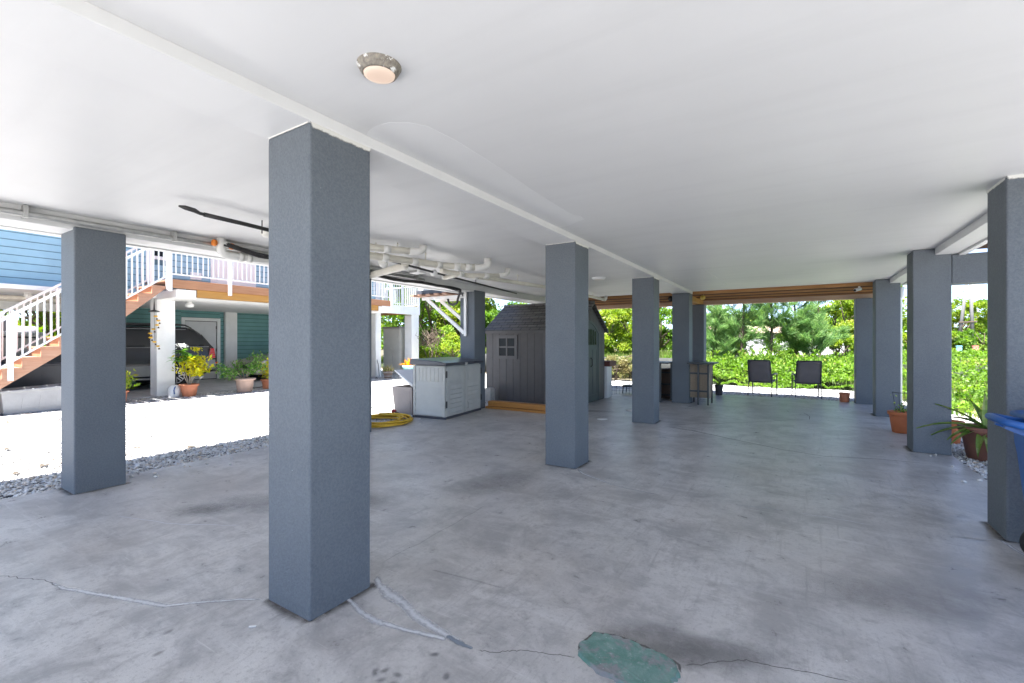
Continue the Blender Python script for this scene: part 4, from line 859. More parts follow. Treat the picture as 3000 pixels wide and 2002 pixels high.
# ================================================================== THE NEIGHBOUR'S HOUSE
nb_ = thing("neighbor_house", "blue lap sided house on white columns with an upper deck across the gravel yard", "house", (-17.5, 5.0, 0))
def siding(name, plane, a0, a1, z0, z1, mat, h=.175, axis='x', face=1, holes=(), parent=nb_):
    """lap boards on plane x=plane (facing +x) or y=plane; holes are (a0,a1,z0,z1)"""
    m = MB(); z = z0
    while z < z1 - .01:
        zt = min(z + h, z1); spans = [(a0, a1)]
        for (h0, h1, k0, k1) in holes:
            if zt > k0 + .01 and z < k1 - .01: spans = [q for (p0, p1) in spans for q in ((p0, min(p1, h0)), (max(p0, h1), p1)) if q[1] - q[0] > .01]
        for (p0, p1) in spans:
            prof = [(.0, z + .018), (.024 * face, z + .018), (.004 * face, zt), (.0, zt)]  # gap under each board shows the dark backing as a shadow line
            if axis == 'x': m.prism([(plane + d, p0, q) for d, q in prof], (0, p1 - p0, 0))
            else: m.prism([(p0, plane + d, q) for d, q in prof], (p1 - p0, 0, 0))
        z = zt
    return mesh(name, m, mat, parent)
WX = -15.4
MT['doorgrey'] = M('pale_grey_door_paint', (.62, .62, .62), .5, .04)
win = (5.38, 5.86, 3.83, 4.95); door = (6.98, 8.37, 3.13, 5.2); win2 = (9.6, 10.6, 3.9, 5.2)
mesh("wall", MB().box(-20.1, WX - .001, -6, 13.5, 2.80, 6.6), M('shadow_blue_backing', (.10, .19, .24), .7), nb_); mesh("wall", MB().box(-20.1, -19.96, 5.2, 13.5, -.05, 2.699), M('shadow_teal_backing', (.05, .12, .12), .7), nb_)  # backing darkened so the board gaps read as painted lap shadows
siding("siding", WX, -6, 13.49, 2.80, 6.4, MT['blue'], .175, holes=(win, door, win2))
mesh("roof", MB().prism([(-14.7, -6.5, 6.601), (-20.6, -6.5, 6.601), (-17.7, -6.5, 8.3)], (0, 20.6, 0)), MT['galv'], nb_)
def wframe(y0, y1, z0, z1, tr=.09):
    m = MB(); x0, x1 = WX - .0005, WX + .04
    m.box(x0, x1, y0, y0 + tr, z0, z1); m.box(x0, x1, y1 - tr, y1, z0, z1); m.box(x0, x1, y0 + tr, y1 - tr, z0, z0 + tr); m.box(x0, x1, y0 + tr, y1 - tr, z1 - tr, z1)
    w_ = mesh("window", m, MT['white'], nb_); mesh("pane", MB().box(WX, WX + .015, y0 + tr, y1 - tr, z0 + tr, z1 - tr), MT['glass'], w_); return w_
wframe(*win); wframe(*win2)
m = MB(); y0, y1, z0, z1 = door; m.box(WX, WX + .04, y0, y0 + .1, z0, z1); m.box(WX, WX + .04, y1 - .1, y1, z0, z1); m.box(WX, WX + .04, y0 + .1, y1 - .1, z1 - .1, z1); m.box(WX, WX + .025, y0 + .1, y1 - .1, z0, z1 - .1)
for k in range(2):
    for j in range(3): m.box(WX + .0255, WX + .031, y0 + .2 + .5 * k, y0 + .6 + .5 * k, z0 + .12 + .6 * j, z0 + .6 + .6 * j)
dn = mesh("door", m, MT['white'], nb_); mesh("handle", MB().lathe([(.03, 0), (.035, .03), (.001, .05)], (WX + .03, y1 - .17, z0 + 1.0), 10, axis='x'), MT['black'], dn)
mesh("vent_cover", MB().box(WX + .022, WX + .06, 6.42, 6.72, 3.36, 3.58), MT['white'], nb_, .01)
mesh("corner_board", MB().box(WX - .35, WX + .045, 13.491, 13.76, 2.5, 6.6), MT['white'], nb_)
mesh("column", MB().box(-15.75, -15.35, 13.50, 13.76, -.05, 2.499), MT['white'], nb_)
# lower storey
mesh("soffit", MB().box(-20.1, -15.03, -6, 13.48, 2.70, 2.799), MT['white'], nb_)
siding("siding", -19.95, 5.2, 8.02, 0, 2.70, MT['teal'], .165); siding("siding", -19.95, 9.40, 9.55, 0, 2.70, MT['teal'], .165); siding("siding", -19.95, 10.02, 13.5, 0, 2.70, MT['teal'], .165)
siding("siding", -19.95, 8.021, 9.399, 2.43, 2.70, MT['teal'], .165)
m = MB(); m.box(-19.98, -19.89, 8.02, 8.14, 0, 2.43); m.box(-19.98, -19.89, 9.28, 9.40, 0, 2.43); m.box(-19.98, -19.89, 8.14, 9.28, 2.31, 2.43)
mesh("door_frame", m, MT['white'], nb_); mesh("threshold", MB().box(-20.0, -19.945, 8.14, 9.28, 0, 2.31), MT['black'], nb_)
m = MB(); m.box(-19.944, -19.92, 8.165, 9.255, .02, 2.285)
for k in range(2):
    for za, zb in ((.2, .75), (.9, 1.5), (1.65, 2.1)): m.box(-19.919, -19.912, 8.28 + .53 * k, 8.62 + .53 * k, za, zb)
d2 = mesh("door", m, MT['doorgrey'], nb_)
for z in (.25, 1.1, 2.0): mesh("hinge", MB().box(-19.919, -19.905, 9.24, 9.27, z, z + .12), MT['black'], d2)
mesh("pilaster", MB().box(-19.98, -19.80, 9.56, 10.01, 0, 2.699), MT['white'], nb_)
for y in (5.45, -1.5, 12.3): mesh("column", MB().box(-15.42, -15.0, y, y + .44, -.05, 2.66), MT['white'], nb_, .01)
mesh("cap_beam", MB().box(-15.42, -13.835, 5.46, 5.93, 2.661, 2.885), MT['white'], nb_, .012); mesh("cap_beam", MB().box(-15.42, -13.835, 12.3, 12.75, 2.661, 2.885), MT['white'], nb_, .012)
mesh("soffit_lamp", MB().lathe([(.06, 2.70), (.07, 2.66), (.12, 2.60), (.10, 2.54), (.001, 2.52)], (-15.6, 6.5, 0), 20), MT['white'], nb_)
# deck
mesh("deck_board", MB().box(WX + .045, -13.84, 5.30, 12.9, 3.09, 3.13), MT['stairwood'], nb_)
mesh("fascia_board", MB().box(-13.835, -13.79, 5.30, 12.9, 2.905, 3.128), MT['deckwood'], nb_, .004)
for k in range(3): mesh("joist", MB().box(-13.90 - .06 * k, -13.85 - .06 * k + .01, 5.95, 12.28, 2.70 + .004 * k, 2.90), MT['joisty'], nb_)
for y in np.arange(6.3, 12.9, .42): mesh("joist", MB().box(WX + .05, -14.05, y, y + .05, 2.885, 3.088), MT['joisty'], nb_)
mesh("soffit", MB().box(-15.02, -14.05, 5.95, 12.28, 2.69, 2.70), MT['white'], nb_)
def railing(name, A, B, z_lo, z_hi, posts, sp=.125, post_drop=0.0, parent=nb_):
    """white balustrade from A to B (x,y,z of the deck line); z_lo / z_hi are heights of the rails above it"""
    A, B = Vector(A), Vector(B); up = Vector((0, 0, 1)); L = (B - A).length
    m = MB(); m.bar(A + up * z_hi, B + up * z_hi, .055, .05); m.bar(A + up * z_lo, B + up * z_lo, .04, .035); r_ = mesh(name, m, MT['white'], parent)
    n_ = int(L / sp); mb = MB()
    for k in range(1, n_): p = A + (B - A) * (k / n_); mb.bar(p + up * z_lo, p + up * z_hi, .026, .026)
    mesh("baluster", mb, MT['white'], r_)
    for f in posts: p = A + (B - A) * f; mesh("post", MB().bar(p - up * post_drop, p + up * (z_hi + .02), .075, .075), MT['white'], r_)
    return r_
railing("railing", (-13.76, 5.29, 3.13), (-13.76, 12.9, 3.13), .13, .85, (0, .193, .39, .59, .79, 1), .127, .32)
# balcony past the far corner
mesh("balcony_fascia", MB().box(-15.42, -14.96, 13.77, 13.80, 2.73, 3.10).box(-15.0, -14.95, 13.42, 15.75, 2.73, 3.10), MT['white'], nb_)
mesh("balcony_floor", MB().box(-17.5, -15.001, 13.801, 15.74, 2.98, 3.05), MT['joisty'], nb_)
for k in range(4): mesh("joist", MB().box(-17.4, -15.01, 13.9 + .5 * k, 13.95 + .5 * k, 2.76, 2.979), MT['joist'], nb_)
railing("railing", (-14.97, 13.5, 3.08), (-14.97, 15.70, 3.08), .10, 1.0, (0, .52, 1), .13, .3); railing("railing", (-17.2, 15.72, 3.08), (-15.05, 15.72, 3.08), .10, 1.0, (0,), .13, .3); railing("railing", (-17.2, 13.9, 3.08), (-17.2, 15.6, 3.08), .10, 1.0, (), .13, .3)
mesh("column", MB().box(-15.45, -15.0, 15.27, 15.74, -.05, 2.729), MT['white'], nb_, .01)
mesh("downspout", MB().tube([(-15.28, 13.42, 2.9), (-15.28, 13.42, 0)], .04, 8), MT['white'], nb_)
# pipes hung under the floor at the left
for (a, b, r_) in (((-16.2, -1, 2.52), (-16.2, 4.2, 2.58), .06), ((-16.8, -1, 2.56), (-16.8, 4.6, 2.56), .05), ((-16.2, 2.2, 2.54), (-17.6, 1.4, 2.46), .06)): mesh("drain_pipe", MB().tube([a, b], r_, 10), MT['pvc'], nb_)
mesh("drain_pipe", MB().tube([(-16.2, 3.2, 2.55), (-16.2, 3.2, 2.70)], .075, 12), MT['pvcw'], nb_)
mesh("beam", MB().box(-19.0, -18.7, -6, 4.8, 2.40, 2.699), MT['trim'], nb_)

# staircase
sc_ = thing("wooden_staircase", "weathered orange wooden staircase with white rails up to the neighbor's deck", "staircase", (-14.3, 4.0, 0))
zs = lambda k: .95 + .22 * k
def yk(k): return 2.36 + .285 * k
for X in (-13.83, -14.76):
    poly = [(X, 1.30, .0), (X, 1.30, zs(-4) - .042)]
    for k in range(-3, 10): poly += [(X, yk(k), zs(k - 1) - .042), (X, yk(k), zs(k) - .042)]
    poly += [(X, yk(10), zs(9) - .042), (X, yk(10), 2.86), (X, 4.40, 2.13 - .02), (X, 1.66, .0)]
    mesh("stringer", MB().prism(poly, (-.05, 0, 0)), MT['stairwood'], sc_)
for k in range(-4, 10):
    mesh("tread", MB().box(-14.80, -13.79, yk(k) - .025, yk(k) + .285, zs(k) - .040, zs(k)), MT['stairwood'], sc_, .004)
    mesh("riser", MB().box(-14.758, -13.882, yk(k) + .02, yk(k) + .04, zs(k - 1), zs(k) - .041), MT['deckwood'], sc_)
for X in (-13.79, -14.83):
    z0 = lambda y: .95 + (y - 2.50) * .772
    r_ = railing("railing", (X, 1.55, z0(1.55)), (X, 5.27, z0(5.27)), .14, 1.10 if X > -14 else 1.16, (), .135, 0, sc_)
    for y in (2.47, 5.26, 1.58, 3.9) if X > -14 else (2.47, 3.9, 5.26): mesh("post", MB().box(X - .04, X + .035, y - .04, y + .04, z0(y) - .24 if z0(y) > .4 else 0, z0(y) + 1.12), MT['white'], r_)
# totes under the stairs
def tote(label, x0, x1, y0, y1, z0, z1, mat, tilt=0.0, grp=None):
    t_ = thing("storage_tote", label, "storage tote", ((x0 + x1) / 2, (y0 + y1) / 2, z0)); m = MB(); k = .05
    P = lambda e, z, dz=0: [(x0 + e, y0 + e, z), (x1 - e, y0 + e, z), (x1 - e, y1 - e, z + dz), (x0 + e, y1 - e, z + dz)]
    vs = P(k, z0) + P(0, z1 - .05, tilt) + P(-.025, z1 - .045, tilt) + P(-.025, z1, tilt) + P(.02, z1, tilt) + P(.04, z1 - .12, tilt)
    m.add(vs, [(0, 3, 2, 1)] + [(r_ * 4 + i, r_ * 4 + (i + 1) % 4, r_ * 4 + 4 + (i + 1) % 4, r_ * 4 + 4 + i) for r_ in range(5) for i in range(4)] + [(20, 21, 22, 23)])
    mesh("body", m, mat, t_, .012)
    m = MB(); n_ = 4
    for q in range(n_):
        y = y0 + (y1 - y0) * (q + .5) / n_; m.prism([(x1 - .035, y - .1, z0 + .10), (x1 - .035, y + .1, z0 + .10), (x1 - .004, y + .075, z1 - .09), (x1 - .004, y - .075, z1 - .09)], (.004, 0, 0))
    mesh("rib", m, mat, t_); return t_
tote("long pale grey plastic tote on the gravel under the stairs", -14.6, -13.92, 2.36, 3.42, -.03, .47, MT['tote'], .05)
tote("charcoal plastic tote standing behind the stairs", -15.5, -14.9, 2.5, 4.5, -.03, .98, MT['darktote'])
mesh("beam", MB().box(-16, -15.9, 4.0, 4.06, 0, 2.69), MT['stairwood'], nb_)

# ------------------------------------------------------------------ vehicles
def car(name, label, cat, x0, W, y0, sgn, st, mats, zb, wheels, wr, n_roof=None):
    """lofted body. st: (s, bottom, belt, roof, half width, half roof width); s measured from the front, sgn the way it runs along y"""
    t_ = thing(name, label, cat, (x0 - W / 2, y0, -.008)); cx = x0 - W / 2
    m = MB(); n_ = 0; ring = []
    for s, b, be, ro, hw, hr in st:
        y = y0 + sgn * s
        half = [(hw * .90, b), (hw * .985, b + (be - b) * .22), (hw, b + (be - b) * .55), (hw * .965, be), (hr + (hw * .965 - hr) * .45, be + (ro - be) * .55), (hr, ro - (ro - be) * .16 if ro - be > .05 else ro), (hr * .86, ro)]
        ring.append([(cx + q, y, z) for q, z in half] + [(cx - q, y, z) for q, z in half[::-1]])
    K = len(ring[0]); vs = [p for r_ in ring for p in r_]; fs = []
    for i in range(len(ring) - 1):
        for k in range(K): fs.append((i * K + k, (i + 1) * K + k, (i + 1) * K + (k + 1) % K, i * K + (k + 1) % K) if sgn > 0 else (i * K + k, i * K + (k + 1) % K, (i + 1) * K + (k + 1) % K, (i + 1) * K + k))
    mi = [0 if True else 1] * len(fs)
    fs += [tuple(range(K)), tuple((len(ring) - 1) * K + k for k in range(K))[::-1]]
    m.add(vs, fs, 0, True); bd = mesh("body", m, mats[0], t_); es = bd.modifiers.new("edge_split", 'EDGE_SPLIT'); es.split_angle = R(35)
    def side(sx, fa, fb, za, zb_, off=.006):
        """quad strip lying on the body side between stations fa..fb at height fractions (0 belt..1 roof)"""
        mm = MB(); N = 8; vv = []
        for i in range(N + 1):
            s = fa + (fb - fa) * i / N
            for j in range(len(st) - 1):
                if st[j][0] <= s <= st[j + 1][0]: q = (s - st[j][0]) / (st[j + 1][0] - st[j][0]); S = [st[j][e] + (st[j + 1][e] - st[j][e]) * q for e in range(6)]; break
            _, b, be, ro, hw, hr = S
            for fz in (za(i / N) if callable(za) else za, zb_(i / N) if callable(zb_) else zb_):
                z = be + (ro - be) * fz; xw = hw * .965 + (hr - hw * .965) * min(1, fz / .84); vv.append((cx + sx * (xw + off), y0 + sgn * s, z))
        mm.add(vv, [(2 * i, 2 * i + 1, 2 * i + 3, 2 * i + 2) for i in range(N)], 0, False); return mm
    for s in wheels:
        for sx in (1, -1):
            y = y0 + sgn * s; xf = cx + sx * (W / 2 - .10)
            wh = mesh("wheel", MB().lathe([(wr * .64, -.11), (wr * .95, -.11), (wr, -.08), (wr, .08), (wr * .95, .11), (wr * .64, .11)], (xf, y, wr), 36, axis='x'), MT['rubber'], t_)
            mm = MB(); mm.lathe([(wr * .56, .07), (wr * .66, .112), (wr * .63, .115), (wr * .55, .08)] if sx > 0 else [(wr * .56, -.07), (wr * .66, -.112), (wr * .63, -.115), (wr * .55, -.08)], (xf, y, wr), 36, axis='x'); mm.lathe([(.001, sx * .10), (wr * .16, sx * .10), (wr * .18, sx * .07)], (xf, y, wr), 18, axis='x')
            for k in range(7):
                a = 2 * math.pi * k / 7 + .2; ca, sa = math.cos(a), math.sin(a)
                for dd_ in (-.028, .028): mm.bar((xf + sx * .095, y + wr * .12 * ca - dd_ * sa, wr + wr * .12 * sa + dd_ * ca), (xf + sx * .10, y + wr * .62 * ca - dd_ * 1.5 * sa, wr + wr * .62 * sa + dd_ * 1.5 * ca), .028, .03)
            mesh("rim", mm, MT['alloy'], wh)
            ar = MB(); vv = []
            for k in range(17): a = math.pi * k / 16; vv += [(cx + sx * (W / 2 + .012), y + math.cos(a) * wr * 1.13, wr + math.sin(a) * wr * 1.13), (cx + sx * (W / 2 + .012), y + math.cos(a) * wr * 1.32, wr + math.sin(a) * wr * 1.32)]
            ar.add(vv, [(2 * k, 2 * k + 1, 2 * k + 3, 2 * k + 2) for k in range(16)]); ao = mesh("wheel_arch", ar, mats[1], t_); so_ = ao.modifiers.new("thickness", 'SOLIDIFY'); so_.thickness = .03; so_.offset = 0
            mesh("wheel_well", MB().lathe([(.001, sx * .005), (wr * 1.13, sx * .005)], (cx + sx * (W / 2 + .0), y, wr), 32, axis='x'), MT['rubber'], t_)
    return t_, cx, side
SUV = [(0, .50, .85, .90, .78, .70), (.10, .36, .95, 1.02, .93, .80), (.9, .32, 1.12, 1.17, 1.03, .86), (1.35, .32, 1.22, 1.26, 1.04, .80), (2.05, .32, 1.27, 1.86, 1.05, .74), (2.5, .32, 1.29, 1.97, 1.05, .76), (4.55, .32, 1.31, 1.98, 1.05, .76), (4.80, .36, 1.31, 1.93, 1.04, .75), (5.02, .40, 1.31, 1.76, 1.03, .76), (5.18, .44, 1.30, 1.55, 1.02, .80), (5.31, .46, 1.27, 1.33, 1.0, .86), (5.40, .48, .98, 1.02, .96, .86)]
suv, cx, side = car("parked_suv", "black sport utility vehicle with grey cladding parked in the neighbor's carport", "car", -17.15, 2.10, 2.62, 1, SUV, (MT['carblack'], MT['cargrey']), .3, (1.05, 4.12), .40)
for sx in (1, -1):
    mesh("window", side(sx, 3.45, 5.20, .02, lambda f: .76 if f < .8 else .76 - (f - .8) * 1.2), MT['carglass'], suv); mesh("window", side(sx, 2.36, 3.32, .02, .76), MT['carglass'], suv); mesh("window", side(sx, 1.62, 2.28, .03, lambda f: .22 + .52 * f), MT['carglass'], suv)
    X = cx + sx * 1.06
    mesh("cladding", MB().box(min(X, X - sx * .03), max(X, X - sx * .03), 4.28, 6.2, .40, .74), MT['cargrey'], suv, .02); mesh("running_board", MB().box(min(X + sx * .08, X - sx * .1), max(X + sx * .08, X - sx * .1), 4.30, 6.15, .30, .36), MT['cargrey'], suv, .015)
    mesh("cladding", MB().box(min(X, X - sx * .05), max(X, X - sx * .05), 7.28, 7.95, .55, .88), MT['cargrey'], suv, .03); mesh("belt_trim", MB().bar((X - sx * .035, 5.0, 1.315), (X - sx * .045, 7.75, 1.325), .012, .02).bar((X - sx * .30, 5.1, 1.90), (X - sx * .30, 7.15, 1.905), .012, .018), MT['cargrey'], suv)
    m = MB(); m.tube([(cx + sx * .68, 4.9, 1.98), (cx + sx * .68, 5.05, 2.05), (cx + sx * .68, 6.95, 2.06), (cx + sx * .68, 7.18, 2.04), (cx + sx * .68, 7.36, 1.95)], [.02, .035, .035, .03, .015], 8); rk = mesh("roof_rail", m, MT['black'], suv)
    tl = mesh("tail_light", MB().prism([(cx + sx * .985, 7.72, .93), (cx + sx * .985, 7.95, .93), (cx + sx * .985, 7.92, 1.26), (cx + sx * .985, 7.80, 1.26)], (sx * .05, 0, 0)), MT['taill'], suv, .01)
    mesh("trim", MB().bar((cx + sx * 1.037, 7.72, .93), (cx + sx * 1.037, 7.80, 1.26), .008, .008).bar((cx + sx * 1.037, 7.73, 1.01), (cx + sx * 1.037, 7.94, 1.01), .006, .006).bar((cx + sx * 1.037, 7.75, 1.09), (cx + sx * 1.037, 7.94, 1.09), .006, .006).bar((cx + sx * 1.037, 7.77, 1.17), (cx + sx * 1.037, 7.93, 1.17), .006, .006).bar((cx + sx * 1.037, 7.72, .93), (cx + sx * 1.037, 7.95, .93), .008, .008), MT['cargrey'], tl)
    mesh("reflector", MB().box(cx + sx * 1.0 - .03, cx + sx * 1.0 + .04, 7.74, 8.02, .74, .79), MT['taill'], suv)
    mesh("mirror", MB().obox((cx + sx * 1.16, 4.35, 1.34), (.2, .12, .16)), MT['black'], suv, .03)
    for y in (4.66, 5.98): mesh("handle", MB().box(min(X + sx * .005, X - sx * .05), max(X + sx * .005, X - sx * .05), y + .12, y + .32, 1.12, 1.16), MT['cargrey'], suv, .008)
mesh("bumper", MB().box(cx - .98, cx + .98, 7.86, 8.10, .46, .72), MT['carblack'], suv, .05); mesh("exhaust_pipe", MB().tube([(cx + .5, 7.2, .36), (cx + .5, 7.85, .36)], .03, 8), MT['galv'], suv)
mesh("rear_window", MB().add([(cx - .66, 7.68, 1.74), (cx + .66, 7.68, 1.74), (cx + .74, 7.95, 1.36), (cx - .74, 7.95, 1.36)], [(0, 1, 2, 3)]), MT['carglass'], suv)
SED = [(0, .42, .62, .66, .72, .62), (.10, .24, .72, .76, .86, .74), (.8, .20, .88, .92, .95, .80), (1.45, .20, .98, 1.03, .96, .72), (2.2, .20, 1.0, 1.48, .96, .62), (3.2, .20, 1.02, 1.52, .96, .64), (4.1, .22, 1.03, 1.10, .95, .72), (4.9, .28, .98, 1.02, .90, .74), (5.0, .40, .80, .84, .84, .7)]
sed, cx2, side2 = car("parked_sedan", "champagne coloured sedan parked nose out behind the shorter potted shrub", "car", -17.1, 1.92, 9.42, 1, SED, (MT['cartan'], MT['cartan']), .3, (.95, 3.9), .36)
for sx in (1, -1):
    mesh("window", side2(sx, 2.25, 3.9, .05, lambda f: .75 if f < .7 else .75 - (f - .7) * 1.8), MT['carglass'], sed)
    mesh("headlight", MB().prism([(cx2 + sx * .60, 9.50, .62), (cx2 + sx * .9, 9.66, .64), (cx2 + sx * .9, 9.74, .78), (cx2 + sx * .62, 9.56, .74)], (0, -.06, .0)), MT['clear'], sed, .01)
    mesh("mirror", MB().obox((cx2 + sx * 1.05, 11.3, 1.06), (.18, .1, .13)), MT['cartan'], sed, .02)
mesh("windscreen", MB().add([(cx2 - .66, 10.95, 1.06), (cx2 + .66, 10.95, 1.06), (cx2 + .57, 11.58, 1.465), (cx2 - .57, 11.58, 1.465)], [(0, 1, 2, 3)]), MT['carglass'], sed)
mesh("grille", MB().box(cx2 - .45, cx2 + .45, 9.40, 9.47, .46, .60), MT['black'], sed, .01); mesh("bumper", MB().box(cx2 - .84, cx2 + .84, 9.38, 9.56, .26, .44), MT['cartan'], sed, .04)

# ------------------------------------------------------------------ boat behind the stairs
bo = thing("trailer_boat", "beige motor boat with grey canvas covers parked behind the white stair rails", "boat", (-18.2, 1.0, 0))
m = MB(); ring = []; K = 9
for i in range(13):
    f = i / 12; y = -5.0 + 9.0 * f; hw = 1.1 * min(1, .15 + 1.6 * f if f < .5 else 1.0) ; zg = 1.95 - .28 * f; zk = .75 + .35 * max(0, .4 - f) ** 1.0 * 2
    ring.append([(-18.2 + hw * q, y, zk + (zg - zk) * h) for q, h in ((1.0, 1.0), (1.03, .88), (.97, .86), (.88, .35), (.45, .08), (0, 0), (-.45, .08), (-.88, .35), (-1.0, 1.0))])
vs = [p for r_ in ring for p in r_]; m.add(vs, [(i * K + k, i * K + k + 1, (i + 1) * K + k + 1, (i + 1) * K + k) for i in range(12) for k in range(K - 1)] + [tuple(range(K)), tuple(12 * K + k for k in range(K))[::-1]], 0, True); mesh("hull", m, MT['hull'], bo)
mesh("gunwale", MB().tube([(-18.2 + 1.12, -1.0 + .5 * k, 1.80 - .0156 * k * 1.0 + .03) for k in range(11)], .05, 8).tube([(-19.3, -1.0, 1.83), (-19.3, 4.0, 1.67)], .05, 8).box(-19.3, -17.08, 3.92, 4.02, 1.60, 1.69), MT['white'], bo)
mesh("rub_rail", MB().tube([(-17.03, -1.0, 1.71), (-17.03, 4.0, 1.555)], .022, 6), MT['black'], bo)
def lump(x0, x1, y0, y1, z0, z1, n=6):
    m = MB(); vs = []
    for k in range(n + 1):
        f = k / n; s = 1 - .25 * f ** 2
        for i in range(16):
            a = 2 * math.pi * i / 16; q = (abs(math.cos(a)) ** .6 * math.copysign(1, math.cos(a)), abs(math.sin(a)) ** .6 * math.copysign(1, math.sin(a)))
            vs.append(((x0 + x1) / 2 + q[0] * (x1 - x0) / 2 * s * rnd.uniform(.93, 1.05), (y0 + y1) / 2 + q[1] * (y1 - y0) / 2 * s * rnd.uniform(.93, 1.05), z0 + (z1 - z0) * f + rnd.uniform(-.02, .02)))
    m.add(vs, [(k * 16 + i, k * 16 + (i + 1) % 16, k * 16 + 16 + (i + 1) % 16, k * 16 + 16 + i) for k in range(n) for i in range(16)] + [tuple(n * 16 + i for i in range(16))], 0, True); return m
mesh("canvas_cover", lump(-18.6, -17.4, 2.75, 3.45, 1.66, 2.24), MT['canvas'], bo); mesh("canvas_cover", lump(-18.5, -17.5, 3.45, 4.0, 1.60, 1.92), MT['canvas'], bo); mesh("windshield", MB().prism([(-18.8, 2.2, 1.75), (-17.5, 2.2, 1.75), (-17.7, 2.65, 2.25), (-18.6, 2.65, 2.25)], (0, .03, 0)), MT['white'], bo)
mesh("trailer_frame", MB().box(-18.9, -18.8, -4, 3.6, .45, .55).box(-17.6, -17.5, -4, 3.6, .45, .55).box(-18.9, -17.5, 1.0, 1.1, .45, .55), MT['galv'], bo)
for y in (.6, 1.5):
    for x in (-19.2, -17.25): mesh("wheel", MB().lathe([(.15, -.1), (.3, -.1), (.33, -.07), (.33, .07), (.3, .1), (.15, .1)], (x, y, .33), 24, axis='x'), MT['rubber'], bo)
for y in (.3, 2.6): mesh("bunk", MB().box(-18.9, -17.5, y, y + .12, .55, .82), MT['stairwood'], bo)

bo.location = (-21.2, 1.35, .06)
# ------------------------------------------------------------------ potted plants and small things by the neighbor's carport
def leafpot(stems, bx, by, bz):
    m = MB()
    for s in stems: m.tube([(bx, by, bz)] + s, [.016] * 1 + [.012] * (len(s) - 1) + [.006], 6)
    return m
gy = -.03
p1 = pot("potted_croton", "yellow croton and white frangipani in a fluted terracotta pot by the white column", "potted plant", -14.42, 6.0, gy, .16, .22, .34, MT['terra2'], 48, .045, .018)
mesh("stem", leafpot([[(-14.42 + dx * .5, 6 + dy * .5, .55), (-14.42 + dx, 6 + dy, .95)] for dx, dy in ((-.1, -.1), (.05, .12), (.1, .25), (-.05, -.25), (.1, -.02))], -14.42, 6.0, .25), MT['twig'], p1)
cr = [(rnd.gauss(0, .13), rnd.gauss(0, .19), rnd.uniform(-.28, .28)) for _ in range(520)]
leafmesh("croton_foliage", [(-14.40 + a, 6.12 + b * (1.1 - abs(c)), .82 + c) for a, b, c in cr], .12, MT['lf_croton'], p1, aspect=.42)
m = MB()
for tx, ty, tz in ((-14.45, 5.80, 1.18), (-14.4, 5.92, 1.05), (-14.45, 6.05, 1.0), (-14.4, 5.72, .98)):
    for k in range(20): m.blade((tx, ty, tz), rnd.uniform(0, 6.28), rnd.uniform(-.1, .8), rnd.uniform(.22, .34), .075, rnd.uniform(.5, 1.1), 5)
rnd_attr(mesh("frangipani_foliage", m, MT['lf_plum'], p1)); leafmesh("blossom", [(-14.44 + rnd.gauss(0, .04), 5.82 + rnd.gauss(0, .06), 1.38 + rnd.gauss(0, .03)) for _ in range(70)], .055, MT['petal'], p1, aspect=.8)
leafmesh("blossom", [(-14.4 + rnd.gauss(0, .05), 6.18 + rnd.gauss(0, .05), 1.27 + rnd.gauss(0, .03)) for _ in range(30)], .09, MT['lf_croton'], p1, aspect=.5)
p2 = pot("potted_shrub", "spreading green shrub in a wide tan clay pot on the gravel", "potted plant", -14.2, 7.40, gy, .20, .26, .42, MT['tanpot'], 36, 0, .03)
st_ = [[(-14.2 + dx * .4, 7.4 + dy * .45, .35 + (z - .35) * .7), (-14.2 + dx, 7.4 + dy, z)] for dx, dy, z in ((-.1, -.62, .72), (.05, -.45, .62), (0, .45, .95), (.15, .38, .72), (-.2, -.1, .8), (.2, .1, .7), (.1, -.6, .52), (0, .3, 1.0))]
mesh("stem", leafpot(st_, -14.2, 7.4, .34), MT['twig'], p2)
cc = []
for s in st_:
    for _ in range(95): e = s[-1]; f = rnd.uniform(.55, 1.15); cc.append((-14.2 + (e[0] + 14.2) * f + rnd.gauss(0, .07), 7.4 + (e[1] - 7.4) * f + rnd.gauss(0, .09), .40 + (e[2] - .40) * f + rnd.gauss(0, .06)))
leafmesh("foliage", cc, .085, MT['lf_bons'], p2, aspect=.5)
p3 = pot("potted_croton", "yellow green croton half hidden behind the left grey column", "potted plant", -14.35, 4.40, gy, .16, .2, .3, MT['terra2'], 36, 0, .02)
leafmesh("foliage", [(-14.3 + rnd.gauss(0, .12), 4.42 + rnd.gauss(0, .13), .55 + rnd.gauss(0, .16)) for _ in range(260)], .14, MT['lf_yel'], p3, aspect=.42)
p4 = pot("potted_croton", "red and yellow croton in front of the parked sedan", "potted plant", -14.6, 8.35, gy, .16, .2, .3, MT['terra2'], 36, 0, .02)
leafmesh("foliage", [(-14.6 + rnd.gauss(0, .1), 8.35 + rnd.gauss(0, .12), .62 + rnd.gauss(0, .14)) for _ in range(220)], .12, MT['lf_croton'], p4, aspect=.4)
ck_ = thing("white_jug", "white plastic jug with a blue handle hose beside the fluted pot", "jug", (-14.62, 5.72, gy))
mesh("body", MB().lathe([(.13, gy), (.15, gy + .02), (.15, gy + .22), (.10, gy + .30), (.06, gy + .33)], (-14.62, 5.72, 0), 24), MT['white'], ck_); mesh("hose", MB().tube([(-14.46, 5.66, .06), (-14.44, 5.64, .16), (-14.45, 5.66, .23), (-14.5, 5.70, .255)], .015, 8), MT['bin'], ck_)
